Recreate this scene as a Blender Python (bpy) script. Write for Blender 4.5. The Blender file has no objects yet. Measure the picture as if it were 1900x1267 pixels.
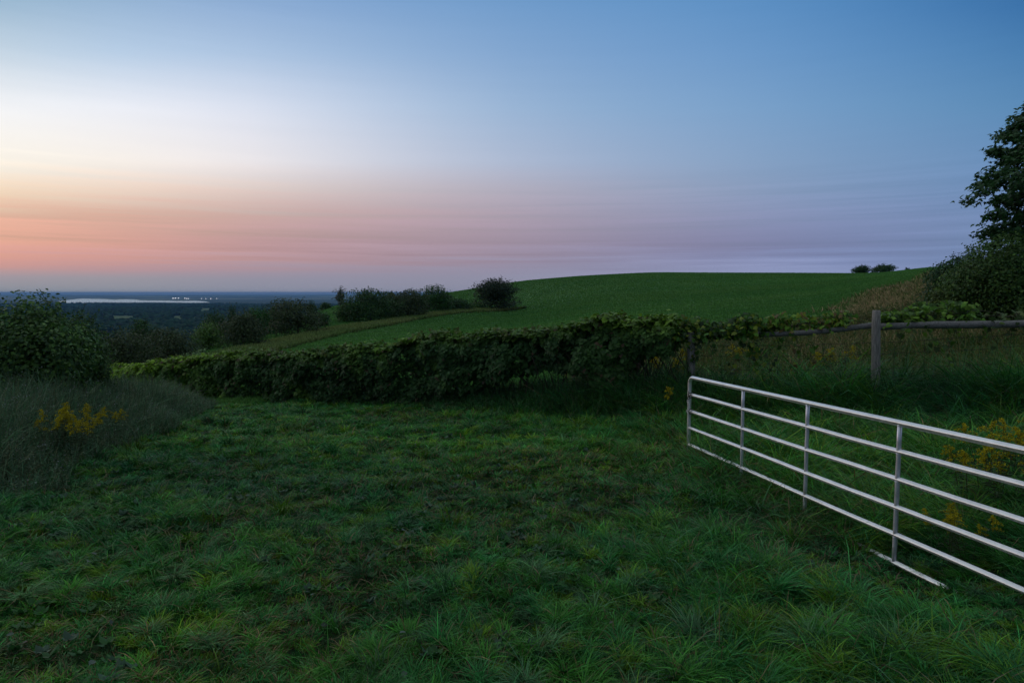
import bpy, math
import numpy as np
from mathutils import Vector

# ------------------------------------------------------------------ camera, sky, sun, exposure
SC = bpy.context.scene
COL = SC.collection
F = 1900 * 24 / 36.0                 # focal length in photo pixels (24 mm on a 36 mm sensor)
CX, CY, HOR = 950.0, 633.5, 543.0    # photo centre and the row of the true horizon
PITCH = math.atan((CY - HOR) / F)

cam_d = bpy.data.cameras.new("camera"); cam_d.lens = 24; cam_d.sensor_width = 36
cam_d.clip_start = 0.05; cam_d.clip_end = 60000
cam = bpy.data.objects.new("camera", cam_d); COL.objects.link(cam)
cam.location = (0, 0, 0); cam.rotation_euler = (math.pi / 2 - PITCH, 0, 0)
SC.camera = cam
SC.view_settings.view_transform = 'Standard'; SC.view_settings.look = 'None'
SC.view_settings.exposure = 0.0; SC.view_settings.gamma = 1.0
SC.cycles.max_bounces = 5; SC.cycles.diffuse_bounces = 3; SC.cycles.glossy_bounces = 2
SC.cycles.transmission_bounces = 3; SC.cycles.volume_bounces = 0; SC.cycles.transparent_max_bounces = 4
SC.cycles.use_denoising = True

def lin(c):
    return tuple((v / 255 / 12.92) if v / 255 <= 0.04045 else ((v / 255 + 0.055) / 1.055) ** 2.4 for v in c)

def ray(px, py):
    c, s = math.cos(PITCH), math.sin(PITCH)
    x, u = px - CX, CY - py
    return (x, F * c + u * s, -F * s + u * c)

def azel(px, py):
    d = ray(px, py)
    return math.degrees(math.atan2(d[0], d[1])), math.degrees(math.atan2(d[2], math.hypot(d[0], d[1])))

def at(px, py, Y):
    d = ray(px, py); k = Y / d[1]
    return (d[0] * k, Y, d[2] * k)

SKY_ROWS = [543, 515, 500, 480, 450, 400, 350, 300, 200, 100, 0]
SKY = {  # photo column: sRGB of the sky up that column, from the horizon
    0:    [(142,148,156),(160,152,160),(188,154,154),(216,158,148),(232,172,150),(224,178,156),(246,220,192),(254,246,232),(245,246,248),(198,214,228),(154,184,208)],
    240:  [(142,147,158),(156,151,160),(180,150,156),(206,156,150),(214,162,150),(214,174,158),(238,216,200),(248,241,234),(236,239,247),(184,206,230),(150,180,212)],
    475:  [(140,144,160),(149,146,162),(168,147,158),(188,151,154),(190,153,154),(202,170,164),(222,206,200),(235,231,234),(218,225,240),(172,196,225),(140,172,212)],
    950:  [(142,144,164),(144,144,166),(147,142,164),(153,141,161),(158,143,160),(172,159,174),(177,174,190),(173,186,210),(154,181,213),(132,167,208),(112,155,202)],
    1425: [(146,158,192),(144,154,190),(138,147,184),(128,137,174),(128,133,168),(136,147,181),(135,155,188),(132,160,195),(120,159,200),(105,150,198),(90,141,193)],
    1900: [(120,140,178),(120,140,178),(118,138,178),(114,137,177),(112,137,177),(112,138,180),(108,140,183),(104,141,184),(91,138,182),(75,127,177),(56,111,167)],
}
world = bpy.data.worlds.new("World"); SC.world = world; world.use_nodes = True
nt = world.node_tree; nt.nodes.clear()
def N(tree, typ, **kw):
    n = tree.nodes.new(typ)
    for k, v in kw.items():
        if k == 'inp':
            for a, b in v.items(): n.inputs[a].default_value = b
        else: setattr(n, k, v)
    return n
def math_n(tree, op, a, b=None, c=None):
    n = tree.nodes.new('ShaderNodeMath'); n.operation = op
    for i, v in enumerate((a, b, c)):
        if v is None: continue
        if isinstance(v, (int, float)): n.inputs[i].default_value = v
        else: tree.links.new(v, n.inputs[i])
    return n.outputs[0]
tc = N(nt, 'ShaderNodeTexCoord'); sep = N(nt, 'ShaderNodeSeparateXYZ')
nt.links.new(tc.outputs['Generated'], sep.inputs[0])
azi = math_n(nt, 'MULTIPLY', math_n(nt, 'ARCTAN2', sep.outputs[0], sep.outputs[1]), 180 / math.pi)
ele = math_n(nt, 'MULTIPLY', math_n(nt, 'ARCSINE', sep.outputs[2]), 180 / math.pi)
# thin smoke layers: wobble the elevation lookup with noise that is stretched along the horizon
cmb = N(nt, 'ShaderNodeCombineXYZ')
nt.links.new(math_n(nt, 'MULTIPLY', azi, 0.035), cmb.inputs[0]); nt.links.new(math_n(nt, 'MULTIPLY', ele, 1.5), cmb.inputs[1])
nz = N(nt, 'ShaderNodeTexNoise', inp={'Scale': 1.0, 'Detail': 5.0, 'Roughness': 0.6})
nt.links.new(cmb.outputs[0], nz.inputs['Vector'])
wob = math_n(nt, 'SUBTRACT', nz.outputs[0], 0.5)
band = N(nt, 'ShaderNodeMapRange', interpolation_type='SMOOTHSTEP', inp={'From Min': 1.0, 'From Max': 3.0, 'To Min': 0.0, 'To Max': 1.0})
nt.links.new(ele, band.inputs[0])
band2 = N(nt, 'ShaderNodeMapRange', interpolation_type='SMOOTHSTEP', inp={'From Min': 4.5, 'From Max': 11.0, 'To Min': 1.0, 'To Max': 0.05})
nt.links.new(ele, band2.inputs[0])
wob = math_n(nt, 'MULTIPLY', math_n(nt, 'MULTIPLY', wob, band.outputs[0]), band2.outputs[0])
ele2 = math_n(nt, 'ADD', ele, math_n(nt, 'MULTIPLY', wob, 5.2))
fac = math_n(nt, 'DIVIDE', math_n(nt, 'MAXIMUM', ele2, 0.0), 90.0)
ZEN = lin((188, 196, 196))  # overhead sky, out of view, raised past dusk level to light the ground
def ramp(stops):
    r = N(nt, 'ShaderNodeValToRGB'); cr = r.color_ramp; cr.interpolation = 'B_SPLINE' if False else 'LINEAR'
    stops = sorted(stops)
    cr.elements[0].position = stops[0][0]; cr.elements[0].color = (*stops[0][1], 1)
    cr.elements[1].position = stops[-1][0]; cr.elements[1].color = (*stops[-1][1], 1)
    for p, c in stops[1:-1]:
        e = cr.elements.new(p); e.color = (*c, 1)
    nt.links.new(fac, r.inputs[0]); return r.outputs[0]
cols = []
_k = sorted(SKY); _d = dict(SKY)
for px in (120, 357, 594, 713, 831, 1069, 1187, 1306, 1544, 1663, 1781):       # smooth in-between columns
    i = max(1, min(len(_k) - 2, int(np.searchsorted(_k, px)) - 1)); i = max(0, int(np.searchsorted(_k, px)) - 1)
    ks = [_k[max(0, i - 1)], _k[i], _k[i + 1], _k[min(len(_k) - 1, i + 2)]]
    p0, p1, p2, p3 = [np.array(_d[q], float) for q in ks]; h = ks[2] - ks[1]; t = (px - ks[1]) / h
    m1 = (p2 - p0) / max(1, ks[2] - ks[0]) * h; m2 = (p3 - p1) / max(1, ks[3] - ks[1]) * h
    v = (2*t**3 - 3*t**2 + 1) * p1 + (t**3 - 2*t**2 + t) * m1 + (-2*t**3 + 3*t**2) * p2 + (t**3 - t**2) * m2
    SKY[px] = [tuple(np.clip(q, 0, 255)) for q in v]
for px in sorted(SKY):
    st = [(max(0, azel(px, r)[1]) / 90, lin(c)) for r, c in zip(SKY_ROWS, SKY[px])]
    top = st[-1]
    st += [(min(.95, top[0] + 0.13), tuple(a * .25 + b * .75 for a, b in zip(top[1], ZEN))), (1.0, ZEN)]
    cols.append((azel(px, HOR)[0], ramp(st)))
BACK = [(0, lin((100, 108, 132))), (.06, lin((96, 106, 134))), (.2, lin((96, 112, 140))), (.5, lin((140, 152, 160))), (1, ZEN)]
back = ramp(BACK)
left = cols[0]
seq = [(-180, back), (-115, back), (-70, left[1])] + cols + [(95, back), (180, back)]
cur = seq[0][1]
for (a0, s0), (a1, s1) in zip(seq, seq[1:]):
    if s0 is s1: continue
    mr = N(nt, 'ShaderNodeMapRange', inp={'From Min': a0, 'From Max': a1}, interpolation_type='LINEAR')
    nt.links.new(azi, mr.inputs[0])
    mx = N(nt, 'ShaderNodeMix', data_type='RGBA')
    nt.links.new(mr.outputs[0], mx.inputs['Factor']); nt.links.new(cur, mx.inputs['A']); nt.links.new(s1, mx.inputs['B'])
    cur = mx.outputs['Result']
# streaks also shift brightness a little
br = N(nt, 'ShaderNodeMix', data_type='RGBA', blend_type='MULTIPLY', inp={'Factor': 1.0})
v = math_n(nt, 'ADD', 1.0, math_n(nt, 'MULTIPLY', wob, -0.75))
cv = N(nt, 'ShaderNodeCombineXYZ')
for i in range(3): nt.links.new(v, cv.inputs[i])
nt.links.new(cur, br.inputs['A']); nt.links.new(cv.outputs[0], br.inputs['B'])
bg = N(nt, 'ShaderNodeBackground', inp={'Strength': 1.0}); wo = N(nt, 'ShaderNodeOutputWorld')
nt.links.new(br.outputs['Result'], bg.inputs[0]); nt.links.new(bg.outputs[0], wo.inputs[0])

sd = bpy.data.lights.new("afterglow", 'SUN'); sd.energy = 0.22; sd.angle = math.radians(24); sd.color = (1.0, .78, .66)
so = bpy.data.objects.new("afterglow", sd); COL.objects.link(so)
_a, _e = math.radians(-52), math.radians(12)
sun_dir = Vector((math.sin(_a) * math.cos(_e), math.cos(_a) * math.cos(_e), math.sin(_e)))
so.rotation_euler = sun_dir.to_track_quat('Z', 'Y').to_euler()

# ------------------------------------------------------------------ helpers
RNG = np.random.default_rng(7)
def hash2(ix, iy, s=0):
    h = (ix.astype(np.int64) * 374761393 + iy.astype(np.int64) * 668265263 + s * 1442695041) & 0xffffffff
    h = ((h ^ (h >> 13)) * 1274126177) & 0xffffffff
    h = ((h ^ (h >> 16)) * 2246822519) & 0xffffffff
    return ((h ^ (h >> 15)) & 0xffffff) / float(0xffffff)
def vnoise(x, y, s=0):
    x = np.asarray(x, float); y = np.asarray(y, float)
    ix, iy = np.floor(x), np.floor(y); fx, fy = x - ix, y - iy
    fx = fx * fx * (3 - 2 * fx); fy = fy * fy * (3 - 2 * fy)
    a, b = hash2(ix, iy, s), hash2(ix + 1, iy, s); c, d = hash2(ix, iy + 1, s), hash2(ix + 1, iy + 1, s)
    return (a * (1 - fx) + b * fx) * (1 - fy) + (c * (1 - fx) + d * fx) * fy
def fbm(x, y, s=0, o=4):
    t = 0; a = .5; n = 0
    for i in range(o):
        t = t + a * vnoise(x * 2 ** i + 17 * i, y * 2 ** i - 9 * i, s + i); n += a; a *= .5
    return t / n
def sstep(a, b, x):
    t = np.clip((np.asarray(x, float) - a) / (b - a), 0, 1); return t * t * (3 - 2 * t)

def tag(o, label=None, cat=None, group=None, kind=None):
    for k, v in (('label', label), ('category', cat), ('group', group), ('kind', kind)):
        if v: o[k] = v
    return o
def empty(name, loc, label, cat, group=None):
    o = bpy.data.objects.new(name, None); COL.objects.link(o); o.location = loc; o.empty_display_size = .2
    return tag(o, label, cat, group)

class MB:
    """collects geometry with a colour per vertex and links it as ONE mesh object"""
    def __init__(s): s.v = []; s.c = []; s.n = 0; s.ls = []; s.lt = []
    def add(s, V, faces_size, idx, col):
        V = np.asarray(V, np.float32).reshape(-1, 3)
        C = np.empty((len(V), 4), np.float32); C[:, 3] = 1; C[:, :3] = np.asarray(col, np.float32)
        s.v.append(V); s.c.append(C); s.ls.append(np.asarray(idx, np.int32).ravel() + s.n)
        s.lt.append(np.asarray(faces_size, np.int32)); s.n += len(V)
    def template(s, pos, X, Y, Z, size, T, faces, col):
        """copies of template T (k,3) at pos with axes X,Y,Z; col (n,3)"""
        n, k = len(pos), len(T)
        size = np.broadcast_to(np.asarray(size, float), (n,))[:, None, None]
        V = pos[:, None] + size * (T[None, :, 0:1] * X[:, None] + T[None, :, 1:2] * Y[:, None] + T[None, :, 2:3] * Z[:, None])
        fs = [len(f) for f in faces]; fi = np.concatenate([np.array(f) for f in faces])
        idx = (np.arange(n)[:, None] * k + fi[None]).ravel()
        s.add(V.reshape(-1, 3), np.tile(fs, n), idx, np.repeat(np.broadcast_to(col, (n, 3)), k, axis=0))
    def tube(s, pts, rad, col, m=6, cap=True, squash=None):
        P = np.asarray(pts, float); k = len(P); R = np.broadcast_to(np.asarray(rad, float), (k,))
        T = np.gradient(P, axis=0); T /= np.linalg.norm(T, axis=1)[:, None] + 1e-9
        ref = np.array([0, 0, 1.]) if abs(T[0, 2]) < .9 else np.array([1., 0, 0])
        V = []
        a = np.arange(m) / m * 2 * math.pi
        u = np.cross(ref, T[0]); u /= np.linalg.norm(u)
        for i in range(k):
            u = u - T[i] * (u @ T[i]); u /= np.linalg.norm(u) + 1e-9
            w = np.cross(T[i], u)
            ca, sa = np.cos(a), np.sin(a)
            if squash:
                c4, s4 = np.cos(a + math.pi / 4), np.sin(a + math.pi / 4); q = 1 / (np.abs(c4) ** squash + np.abs(s4) ** squash) ** (1 / squash); ca, sa = ca * q, sa * q
            V.append(P[i] + R[i] * (ca[:, None] * u + sa[:, None] * w))
        V = np.concatenate(V); idx = []
        for i in range(k - 1):
            for j in range(m):
                idx += [i * m + j, i * m + (j + 1) % m, (i + 1) * m + (j + 1) % m, (i + 1) * m + j]
        fs = [4] * ((k - 1) * m)
        if cap:
            idx += list(range(m))[::-1] + [(k - 1) * m + j for j in range(m)]; fs += [m, m]
        s.add(V, fs, idx, col)
    def build(s, name, mat, parent=None, smooth=False, origin=None):
        me = bpy.data.meshes.new(name)
        V = np.concatenate(s.v); C = np.concatenate(s.c); L = np.concatenate(s.ls); T = np.concatenate(s.lt)
        if origin is not None: V = V - np.asarray(origin, np.float32)
        me.vertices.add(len(V)); me.vertices.foreach_set('co', V.astype(np.float32).ravel())
        me.loops.add(len(L)); me.loops.foreach_set('vertex_index', L)
        me.polygons.add(len(T)); st = np.concatenate([[0], np.cumsum(T)[:-1]]).astype(np.int32)
        me.polygons.foreach_set('loop_start', st)
        ca = me.color_attributes.new('tint', 'FLOAT_COLOR', 'POINT'); ca.data.foreach_set('color', C.ravel())
        me.update(calc_edges=True)
        if smooth: me.polygons.foreach_set('use_smooth', np.ones(len(T), bool))
        me.materials.append(mat)
        o = bpy.data.objects.new(name, me); COL.objects.link(o)
        if parent is not None: o.parent = parent
        if origin is not None and parent is None: o.location = origin
        return o

def unit(v): return v / (np.linalg.norm(v, axis=-1, keepdims=True) + 1e-9)
def rnd_unit(n, rng=None): return unit((rng or RNG).normal(size=(n, 3)))
def basis(nrm, rng=None):
    """leaf axes: X across, Y along, Z = normal"""
    r = rnd_unit(len(nrm), rng); X = unit(np.cross(r, nrm)); Y = np.cross(nrm, X); return X, Y, nrm

# ------------------------------------------------------------------ materials
def mat_foliage(name, trans=.25, rough=.55, spec=.35, vary=.0):
    m = bpy.data.materials.new(name); m.use_nodes = True; t = m.node_tree; t.nodes.clear()
    a = N(t, 'ShaderNodeVertexColor', layer_name='tint')
    p = N(t, 'ShaderNodeBsdfPrincipled', inp={'Roughness': rough, 'Specular IOR Level': spec})
    tr = N(t, 'ShaderNodeBsdfTranslucent'); mx = N(t, 'ShaderNodeMixShader', inp={0: trans}); o = N(t, 'ShaderNodeOutputMaterial')
    t.links.new(a.outputs[0], p.inputs['Base Color']); t.links.new(a.outputs[0], tr.inputs[0])
    t.links.new(p.outputs[0], mx.inputs[1]); t.links.new(tr.outputs[0], mx.inputs[2]); t.links.new(mx.outputs[0], o.inputs[0])
    return m
def mat_tint(name, rough=.8, spec=.3, metallic=0., noise=None, bump=0., bscale=30., stretch=(1, 1, 1)):
    m = bpy.data.materials.new(name); m.use_nodes = True; t = m.node_tree
    p = t.nodes['Principled BSDF']; p.inputs['Roughness'].default_value = rough
    p.inputs['Specular IOR Level'].default_value = spec; p.inputs['Metallic'].default_value = metallic
    a = N(t, 'ShaderNodeVertexColor', layer_name='tint'); src = a.outputs[0]
    tcn = N(t, 'ShaderNodeTexCoord'); mp = N(t, 'ShaderNodeMapping'); mp.inputs['Scale'].default_value = stretch
    t.links.new(tcn.outputs['Object'], mp.inputs[0])
    n = N(t, 'ShaderNodeTexNoise', inp={'Scale': bscale, 'Detail': 8.0, 'Roughness': .65}); t.links.new(mp.outputs[0], n.inputs['Vector'])
    if noise:
        mr = N(t, 'ShaderNodeMapRange', inp={'From Min': .3, 'From Max': .7, 'To Min': noise[0], 'To Max': noise[1]})
        t.links.new(n.outputs[0], mr.inputs[0])
        mx = N(t, 'ShaderNodeMix', data_type='RGBA', blend_type='MULTIPLY', inp={'Factor': 1.0})
        c = N(t, 'ShaderNodeCombineXYZ')
        for i in range(3): t.links.new(mr.outputs[0], c.inputs[i])
        t.links.new(src, mx.inputs['A']); t.links.new(c.outputs[0], mx.inputs['B']); src = mx.outputs['Result']
    t.links.new(src, p.inputs['Base Color'])
    if bump:
        b = N(t, 'ShaderNodeBump', inp={'Strength': bump, 'Distance': .02}); t.links.new(n.outputs[0], b.inputs['Height'])
        t.links.new(b.outputs[0], p.inputs['Normal'])
    return m
M_LEAF = mat_foliage('leaf', .25, .55, .25); M_GRASS = mat_foliage('grass_blade', .25, .5, .22); M_HAY = mat_foliage('hay', .2, .8, .08)
M_BARK = mat_tint('bark', .9, .1, noise=(.5, 1.4), bump=.6, bscale=14, stretch=(3, 3, 1))
M_WOOD = mat_tint('weathered_wood', .85, .15, noise=(.45, 1.5), bump=.8, bscale=22, stretch=(.25, 4, 4))
M_STEM = mat_tint('stem', .8, .2)
M_PETAL = mat_foliage('goldenrod_flower', .2, .8, .1)

# ------------------------------------------------------------------ ground sheet
def zr(px, pts): return (math.degrees(math.atan((px - CX) / F)), pts)
FAR = [(900, -75), (2000, -76), (3600, -80), (4600, -88), (5300, -91), (6600, -100), (8600, -98), (9600, -84), (14000, -82), (20000, -86), (28000, -92), (37000, -98)]
G = [
 (-180, [(0, -2), (20, -1.7), (100, 0), (400, -4), (900, -40), (37000, -98)]),
 (-90, [(0, -2), (6, -2), (20, -2.2), (100, -8), (400, -40)] + FAR),
 zr(-400, [(0, -2), (5, -2.05), (12, -2), (20, -2.6), (40, -5), (100, -12), (400, -42)] + FAR),
 zr(0, [(0, -2), (5, -2.1), (7, -2.12), (9, -2.1), (12, -2.2), (20, -3.1), (40, -5.4), (80, -9.5), (200, -22), (500, -50)] + FAR),
 zr(190, [(0, -2), (5, -2.12), (8, -2.25), (12, -2.45), (16, -2.9), (24, -4.1), (30, -4.6), (45, -5.4), (80, -9), (200, -22), (500, -50)] + FAR),
 zr(400, [(0, -2), (5, -2.13), (8, -2.3), (12, -2.5), (15, -2.65), (22, -3.5), (30, -4.0), (40, -4.3), (55, -4.7), (70, -5.1), (100, -8), (200, -22), (500, -50)] + FAR),
 zr(600, [(0, -2), (5, -2.15), (10, -2.4), (14, -2.62), (18.3, -3.0), (26, -3.5), (43, -3.95), (60, -4.25), (75, -3.85), (95, -4.0), (120, -3.1), (150, -2.7), (185, -5), (400, -35)] + FAR),
 zr(720, [(0, -2), (5, -2.15), (10, -2.4), (15, -2.68), (18, -2.9), (30, -3.3), (60, -3.9), (78, -3.95), (90, -3.8), (120, -2.6), (160, -.6), (220, -6), (400, -32)] + FAR),
 zr(850, [(0, -2), (5, -2.15), (10, -2.4), (14, -2.6), (17, -2.7), (40, -3.1), (70, -3.5), (100, -3.35), (150, -.7), (192, 1.1), (260, -4), (500, -40)] + FAR),
 zr(955, [(0, -2), (5, -2.15), (10, -2.4), (14, -2.5), (16, -2.6), (40, -3.0), (80, -3.4), (113, -3.7), (125, -3.0), (160, .2), (203, 4.1), (290, 1), (500, -30)] + FAR),
 zr(1080, [(0, -2), (5, -2.18), (9.6, -2.42), (13, -2.45), (15, -2.5), (35, -2.5), (70, -2.3), (105, -1.3), (155, 2.2), (207, 5.7), (300, 3), (500, -25)] + FAR),
 zr(1200, [(0, -2), (5, -2.2), (9.6, -2.42), (13, -2.3), (15, -2.3), (30, -2.2), (60, -1.8), (100, -.3), (150, 3.0), (212, 6.7), (310, 4), (600, -30)] + FAR),
 zr(1500, [(0, -2), (5.7, -2.26), (9, -2.35), (12, -2.15), (15, -2.1), (30, -1.7), (60, -.7), (100, 1.2), (150, 3.7), (197, 5.9), (290, 3), (600, -30)] + FAR),
 zr(1620, [(0, -2), (5, -2.2), (8, -2.25), (11.7, -2.05), (18, -1.75), (30, -1.2), (55, .1), (100, 1.9), (150, 3.9), (184, 5.35), (270, 3), (600, -30)]),
 zr(1730, [(0, -2), (5, -2.18), (8, -2.2), (11.5, -1.98), (20, -1.4), (30, -.6), (45, .55), (60, 1.6), (100, 3.5), (165, 6.1), (250, 3), (600, -30)] + FAR),
 zr(1900, [(0, -2), (4.4, -2.1), (8, -2.0), (11, -1.8), (20, -1.1), (30, -.2), (60, 1.8), (100, 4), (160, 6), (250, 4), (600, -30)] + FAR),
 zr(2400, [(0, -2), (4, -2), (8, -1.8), (11, -1.6), (20, -.9), (30, 0), (60, 2), (160, 6), (300, 6), (700, -30)] + FAR),
 (90, [(0, -2), (20, -1), (100, 3), (300, 5), (900, -40), (37000, -98)]),
 (180, [(0, -2), (20, -1.7), (100, 0), (400, -4), (900, -40), (37000, -98)]),
]
NR = 420
LR = np.linspace(math.log(.4 + 1.5), math.log(37000 + 1.5), NR)
AZ = np.concatenate([np.arange(-180, -48, 3.), np.arange(-48, 48, .25), np.arange(48, 180.1, 3.)])
AZU = np.arange(-180, 180.01, .5)
gcol = []
for a, pts in G:
    xs = [math.log((r / max(.25, math.cos(math.radians(a))) if abs(a) < 80 else r) + 1.5) for r, z in pts]
    gcol.append(np.interp(LR, xs, [p[1] for p in pts]))
gcol = np.array(gcol); ga = np.array([g[0] for g in G])
def sm(A, axis, k):
    w = np.hanning(2 * k + 3)[1:-1]; w /= w.sum()
    pad = [(0, 0)] * A.ndim; pad[axis] = (k, k)
    B = np.pad(A, pad, mode='edge'); return np.apply_along_axis(lambda v: np.convolve(v, w, 'valid'), axis, B)
TAB = np.array([np.interp(AZU, ga, gcol[:, i]) for i in range(NR)]).T      # az, r
TAB = sm(sm(TAB, 1, 9), 0, 5)
def ground_z(x, y, micro=True):
    x = np.asarray(x, float); y = np.asarray(y, float)
    r = np.hypot(x, y); a = np.degrees(np.arctan2(x, y))
    fi = np.clip((a + 180) / .5, 0, len(AZU) - 1.001); fj = np.clip((np.log(r + 1.5) - LR[0]) / (LR[1] - LR[0]), 0, NR - 1.001)
    i, j = fi.astype(int), fj.astype(int); u, v = fi - i, fj - j
    z = (TAB[i, j] * (1 - v) + TAB[i, j + 1] * v) * (1 - u) + (TAB[i + 1, j] * (1 - v) + TAB[i + 1, j + 1] * v) * u
    near = 1 - sstep(25, 60, r)
    z = z + near * ((fbm(x * .9, y * .9, 3) - .5) * .18 + (fbm(x * 2.6, y * 2.6, 8, 2) - .5) * .10)
    z = z - .15 * np.exp(-((x - 3.3) ** 2 + ((y - 5.3) * .6) ** 2) / 1.8)
    z = z + sstep(25, 80, r) * (1 - sstep(400, 900, r)) * (fbm(x * .03, y * .03, 5) - .5) * .25
    far = sstep(700, 2500, r)
    z = z + far * (fbm(x * .0016, y * .0016, 11) - .5) * 16
    far2 = sstep(8500, 12000, r)
    z = z + far2 * ((fbm(x * .00016, y * .0005, 21, 5) - .5) * 42)
    return z
def gz(x, y): return float(ground_z(np.array([x]), np.array([y]))[0])

def ptx(x, y): return CX + F * x / np.maximum(y, .01)      # map a ground point back to the bearing it lies on
def edge_line(x, y):
    """distance row of the hay field's lower left edge for each bearing"""
    p = ptx(x, y)
    return np.interp(p, [300, 466, 593, 719, 820, 930, 1000, 1060], [26, 44, 60, 78, 96, 113, 118, 122])
def zone_color(x, y):
    p = ptx(x, y); r = np.hypot(x, y)
    n1 = fbm(x * .5, y * .5, 31); n2 = fbm(x * 2.3, y * 2.3, 32); n3 = fbm(x * .05, y * .05, 33)
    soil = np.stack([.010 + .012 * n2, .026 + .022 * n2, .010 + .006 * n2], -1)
    field = np.stack([.055 + .02 * n3, .145 + .03 * n3, .042 + .008 * n3], -1)
    rough = np.stack([.075 + .045 * n1, .10 + .03 * n1, .035 + .015 * n1], -1)
    c = soil
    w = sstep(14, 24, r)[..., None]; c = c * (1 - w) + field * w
    # rough verge beyond the field's left edge, tan slope right
    e = edge_line(x, y)
    verge = sstep(-.5, 1.5, y - e) * (p < 975) * (r < 150) * (1 - sstep(.6, 1.1, (y - e) / np.interp(p, [250, 500, 700, 900, 975], [16, 13, 10, 7, .2]))) * (y > 20)
    c = c * (1 - verge[..., None]) + rough * verge[..., None] * 1.1
    tan = tan_zone(x, y)[..., None]; c = c * (1 - tan) + rough * np.array([1.25, .95, 1.1]) * tan
    fw = sstep(260, 700, r)[..., None]; wood = np.stack([.012 + .008 * n3, .032 + .016 * n3, .018 + 0 * n3], -1)
    c = c * (1 - fw) + wood * fw
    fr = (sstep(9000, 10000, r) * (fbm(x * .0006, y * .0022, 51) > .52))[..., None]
    c = c * (1 - fr) + np.array([.17, .20, .15]) * fr  # pale far fields, lightened further to stand in for haze
    ff = sstep(8500, 10500, r)[..., None] * (1 - fr); c = c * (1 - ff) + np.array([.04, .07, .07]) * ff  # haze put into the colour: other far ground made paler and bluer
    cl = clearing(x, y)[..., None]; c = c * (1 - cl) + np.array([.07, .12, .05]) * cl
    return c
def tan_zone(x, y):
    p = ptx(x, y) + (fbm(x * .35, y * .35, 77) - .5) * 190
    lim = np.interp(p, [1440, 1500, 1560, 1640, 1740, 1900], [18, 25, 36, 48, 62, 66])
    return sstep(1430, 1500, p) * (y > 17.5) * (1 - sstep(lim - 8, lim + 5, y + (fbm(x * .5, y * .5, 78) - .5) * 14))
def clearing(x, y):
    p = ptx(x, y)
    a = ((y > 1800) & (y < 2250) & (((p > 205) & (p < 252)) | ((p > 318) & (p < 340)) | ((p > 355) & (p < 366)))) | \
        ((y > 2600) & (y < 3300) & (p > 372) & (p < 392))
    return a.astype(float)

def build_ground():
    R = np.exp(LR) - 1.5; A = np.radians(AZ[:-1]); na, nr = len(A), NR
    X = np.sin(A)[:, None] * R[None]; Y = np.cos(A)[:, None] * R[None]
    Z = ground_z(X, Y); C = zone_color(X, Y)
    V = np.stack([X, Y, Z], -1).reshape(-1, 3)
    i, j = np.meshgrid(np.arange(na), np.arange(nr - 1), indexing='ij'); i2 = (i + 1) % na
    idx = np.stack([i * nr + j, i2 * nr + j, i2 * nr + j + 1, i * nr + j + 1], -1).reshape(-1, 4)[:, ::-1]
    b = MB(); b.add(V, [4] * len(idx), idx.ravel(), C.reshape(-1, 3))
    c0 = b.n; b.add([[0, 0, gz(0, .1)]], [], [], C[:1, 0])
    fan = np.stack([np.arange(na) * nr, np.full(na, c0), ((np.arange(na) + 1) % na) * nr], -1)
    b.ls.append(fan.ravel().astype(np.int32)); b.lt.append(np.full(na, 3, np.int32))
    m = mat_tint('meadow_soil', .95, .1, noise=(.55, 1.45), bump=.5, bscale=1.4)
    o = b.build('ground', m, smooth=True); return tag(o, kind='structure')
build_ground()

# ------------------------------------------------------------------ grass blades
def blades(b, x, y, h, w, lean, ldir, col, tipcol=None, sink=.01, rng=RNG):
    """curved tapered blades as 7-vertex strips"""
    n = len(x); z = ground_z(x, y) - sink
    fa = rng.uniform(0, 2 * math.pi, n); sx, sy = np.cos(fa), np.sin(fa)      # width direction
    lx, ly = np.cos(ldir), np.sin(ldir)
    S = np.array([0, .38, .72, 1.0]); W = np.array([.75, 1.0, .7, 0.])
    V = np.empty((n, 7, 3)); C = np.empty((n, 7, 3)); k = 0
    for s, ww in zip(S, W):
        d = h * lean * s ** 1.8; hz = h * (s - .45 * np.minimum(lean, 1.4) * s ** 2.4)
        cx, cy, cz = x + lx * d, y + ly * d, z + hz
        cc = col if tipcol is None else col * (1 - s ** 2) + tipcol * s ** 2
        if ww > 0:
            V[:, k] = np.stack([cx - sx * w * ww * .5, cy - sy * w * ww * .5, cz], -1)
            V[:, k + 1] = np.stack([cx + sx * w * ww * .5, cy + sy * w * ww * .5, cz], -1)
            C[:, k] = cc; C[:, k + 1] = cc; k += 2
        else:
            V[:, k] = np.stack([cx, cy, cz], -1); C[:, k] = cc
    base = np.array([0, 1, 3, 2, 2, 3, 5, 4, 4, 5, 6])
    idx = (np.arange(n)[:, None] * 7 + base[None]).ravel()
    b.add(V.reshape(-1, 3), np.tile([4, 4, 3], n), idx, C.reshape(-1, 3))

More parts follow.
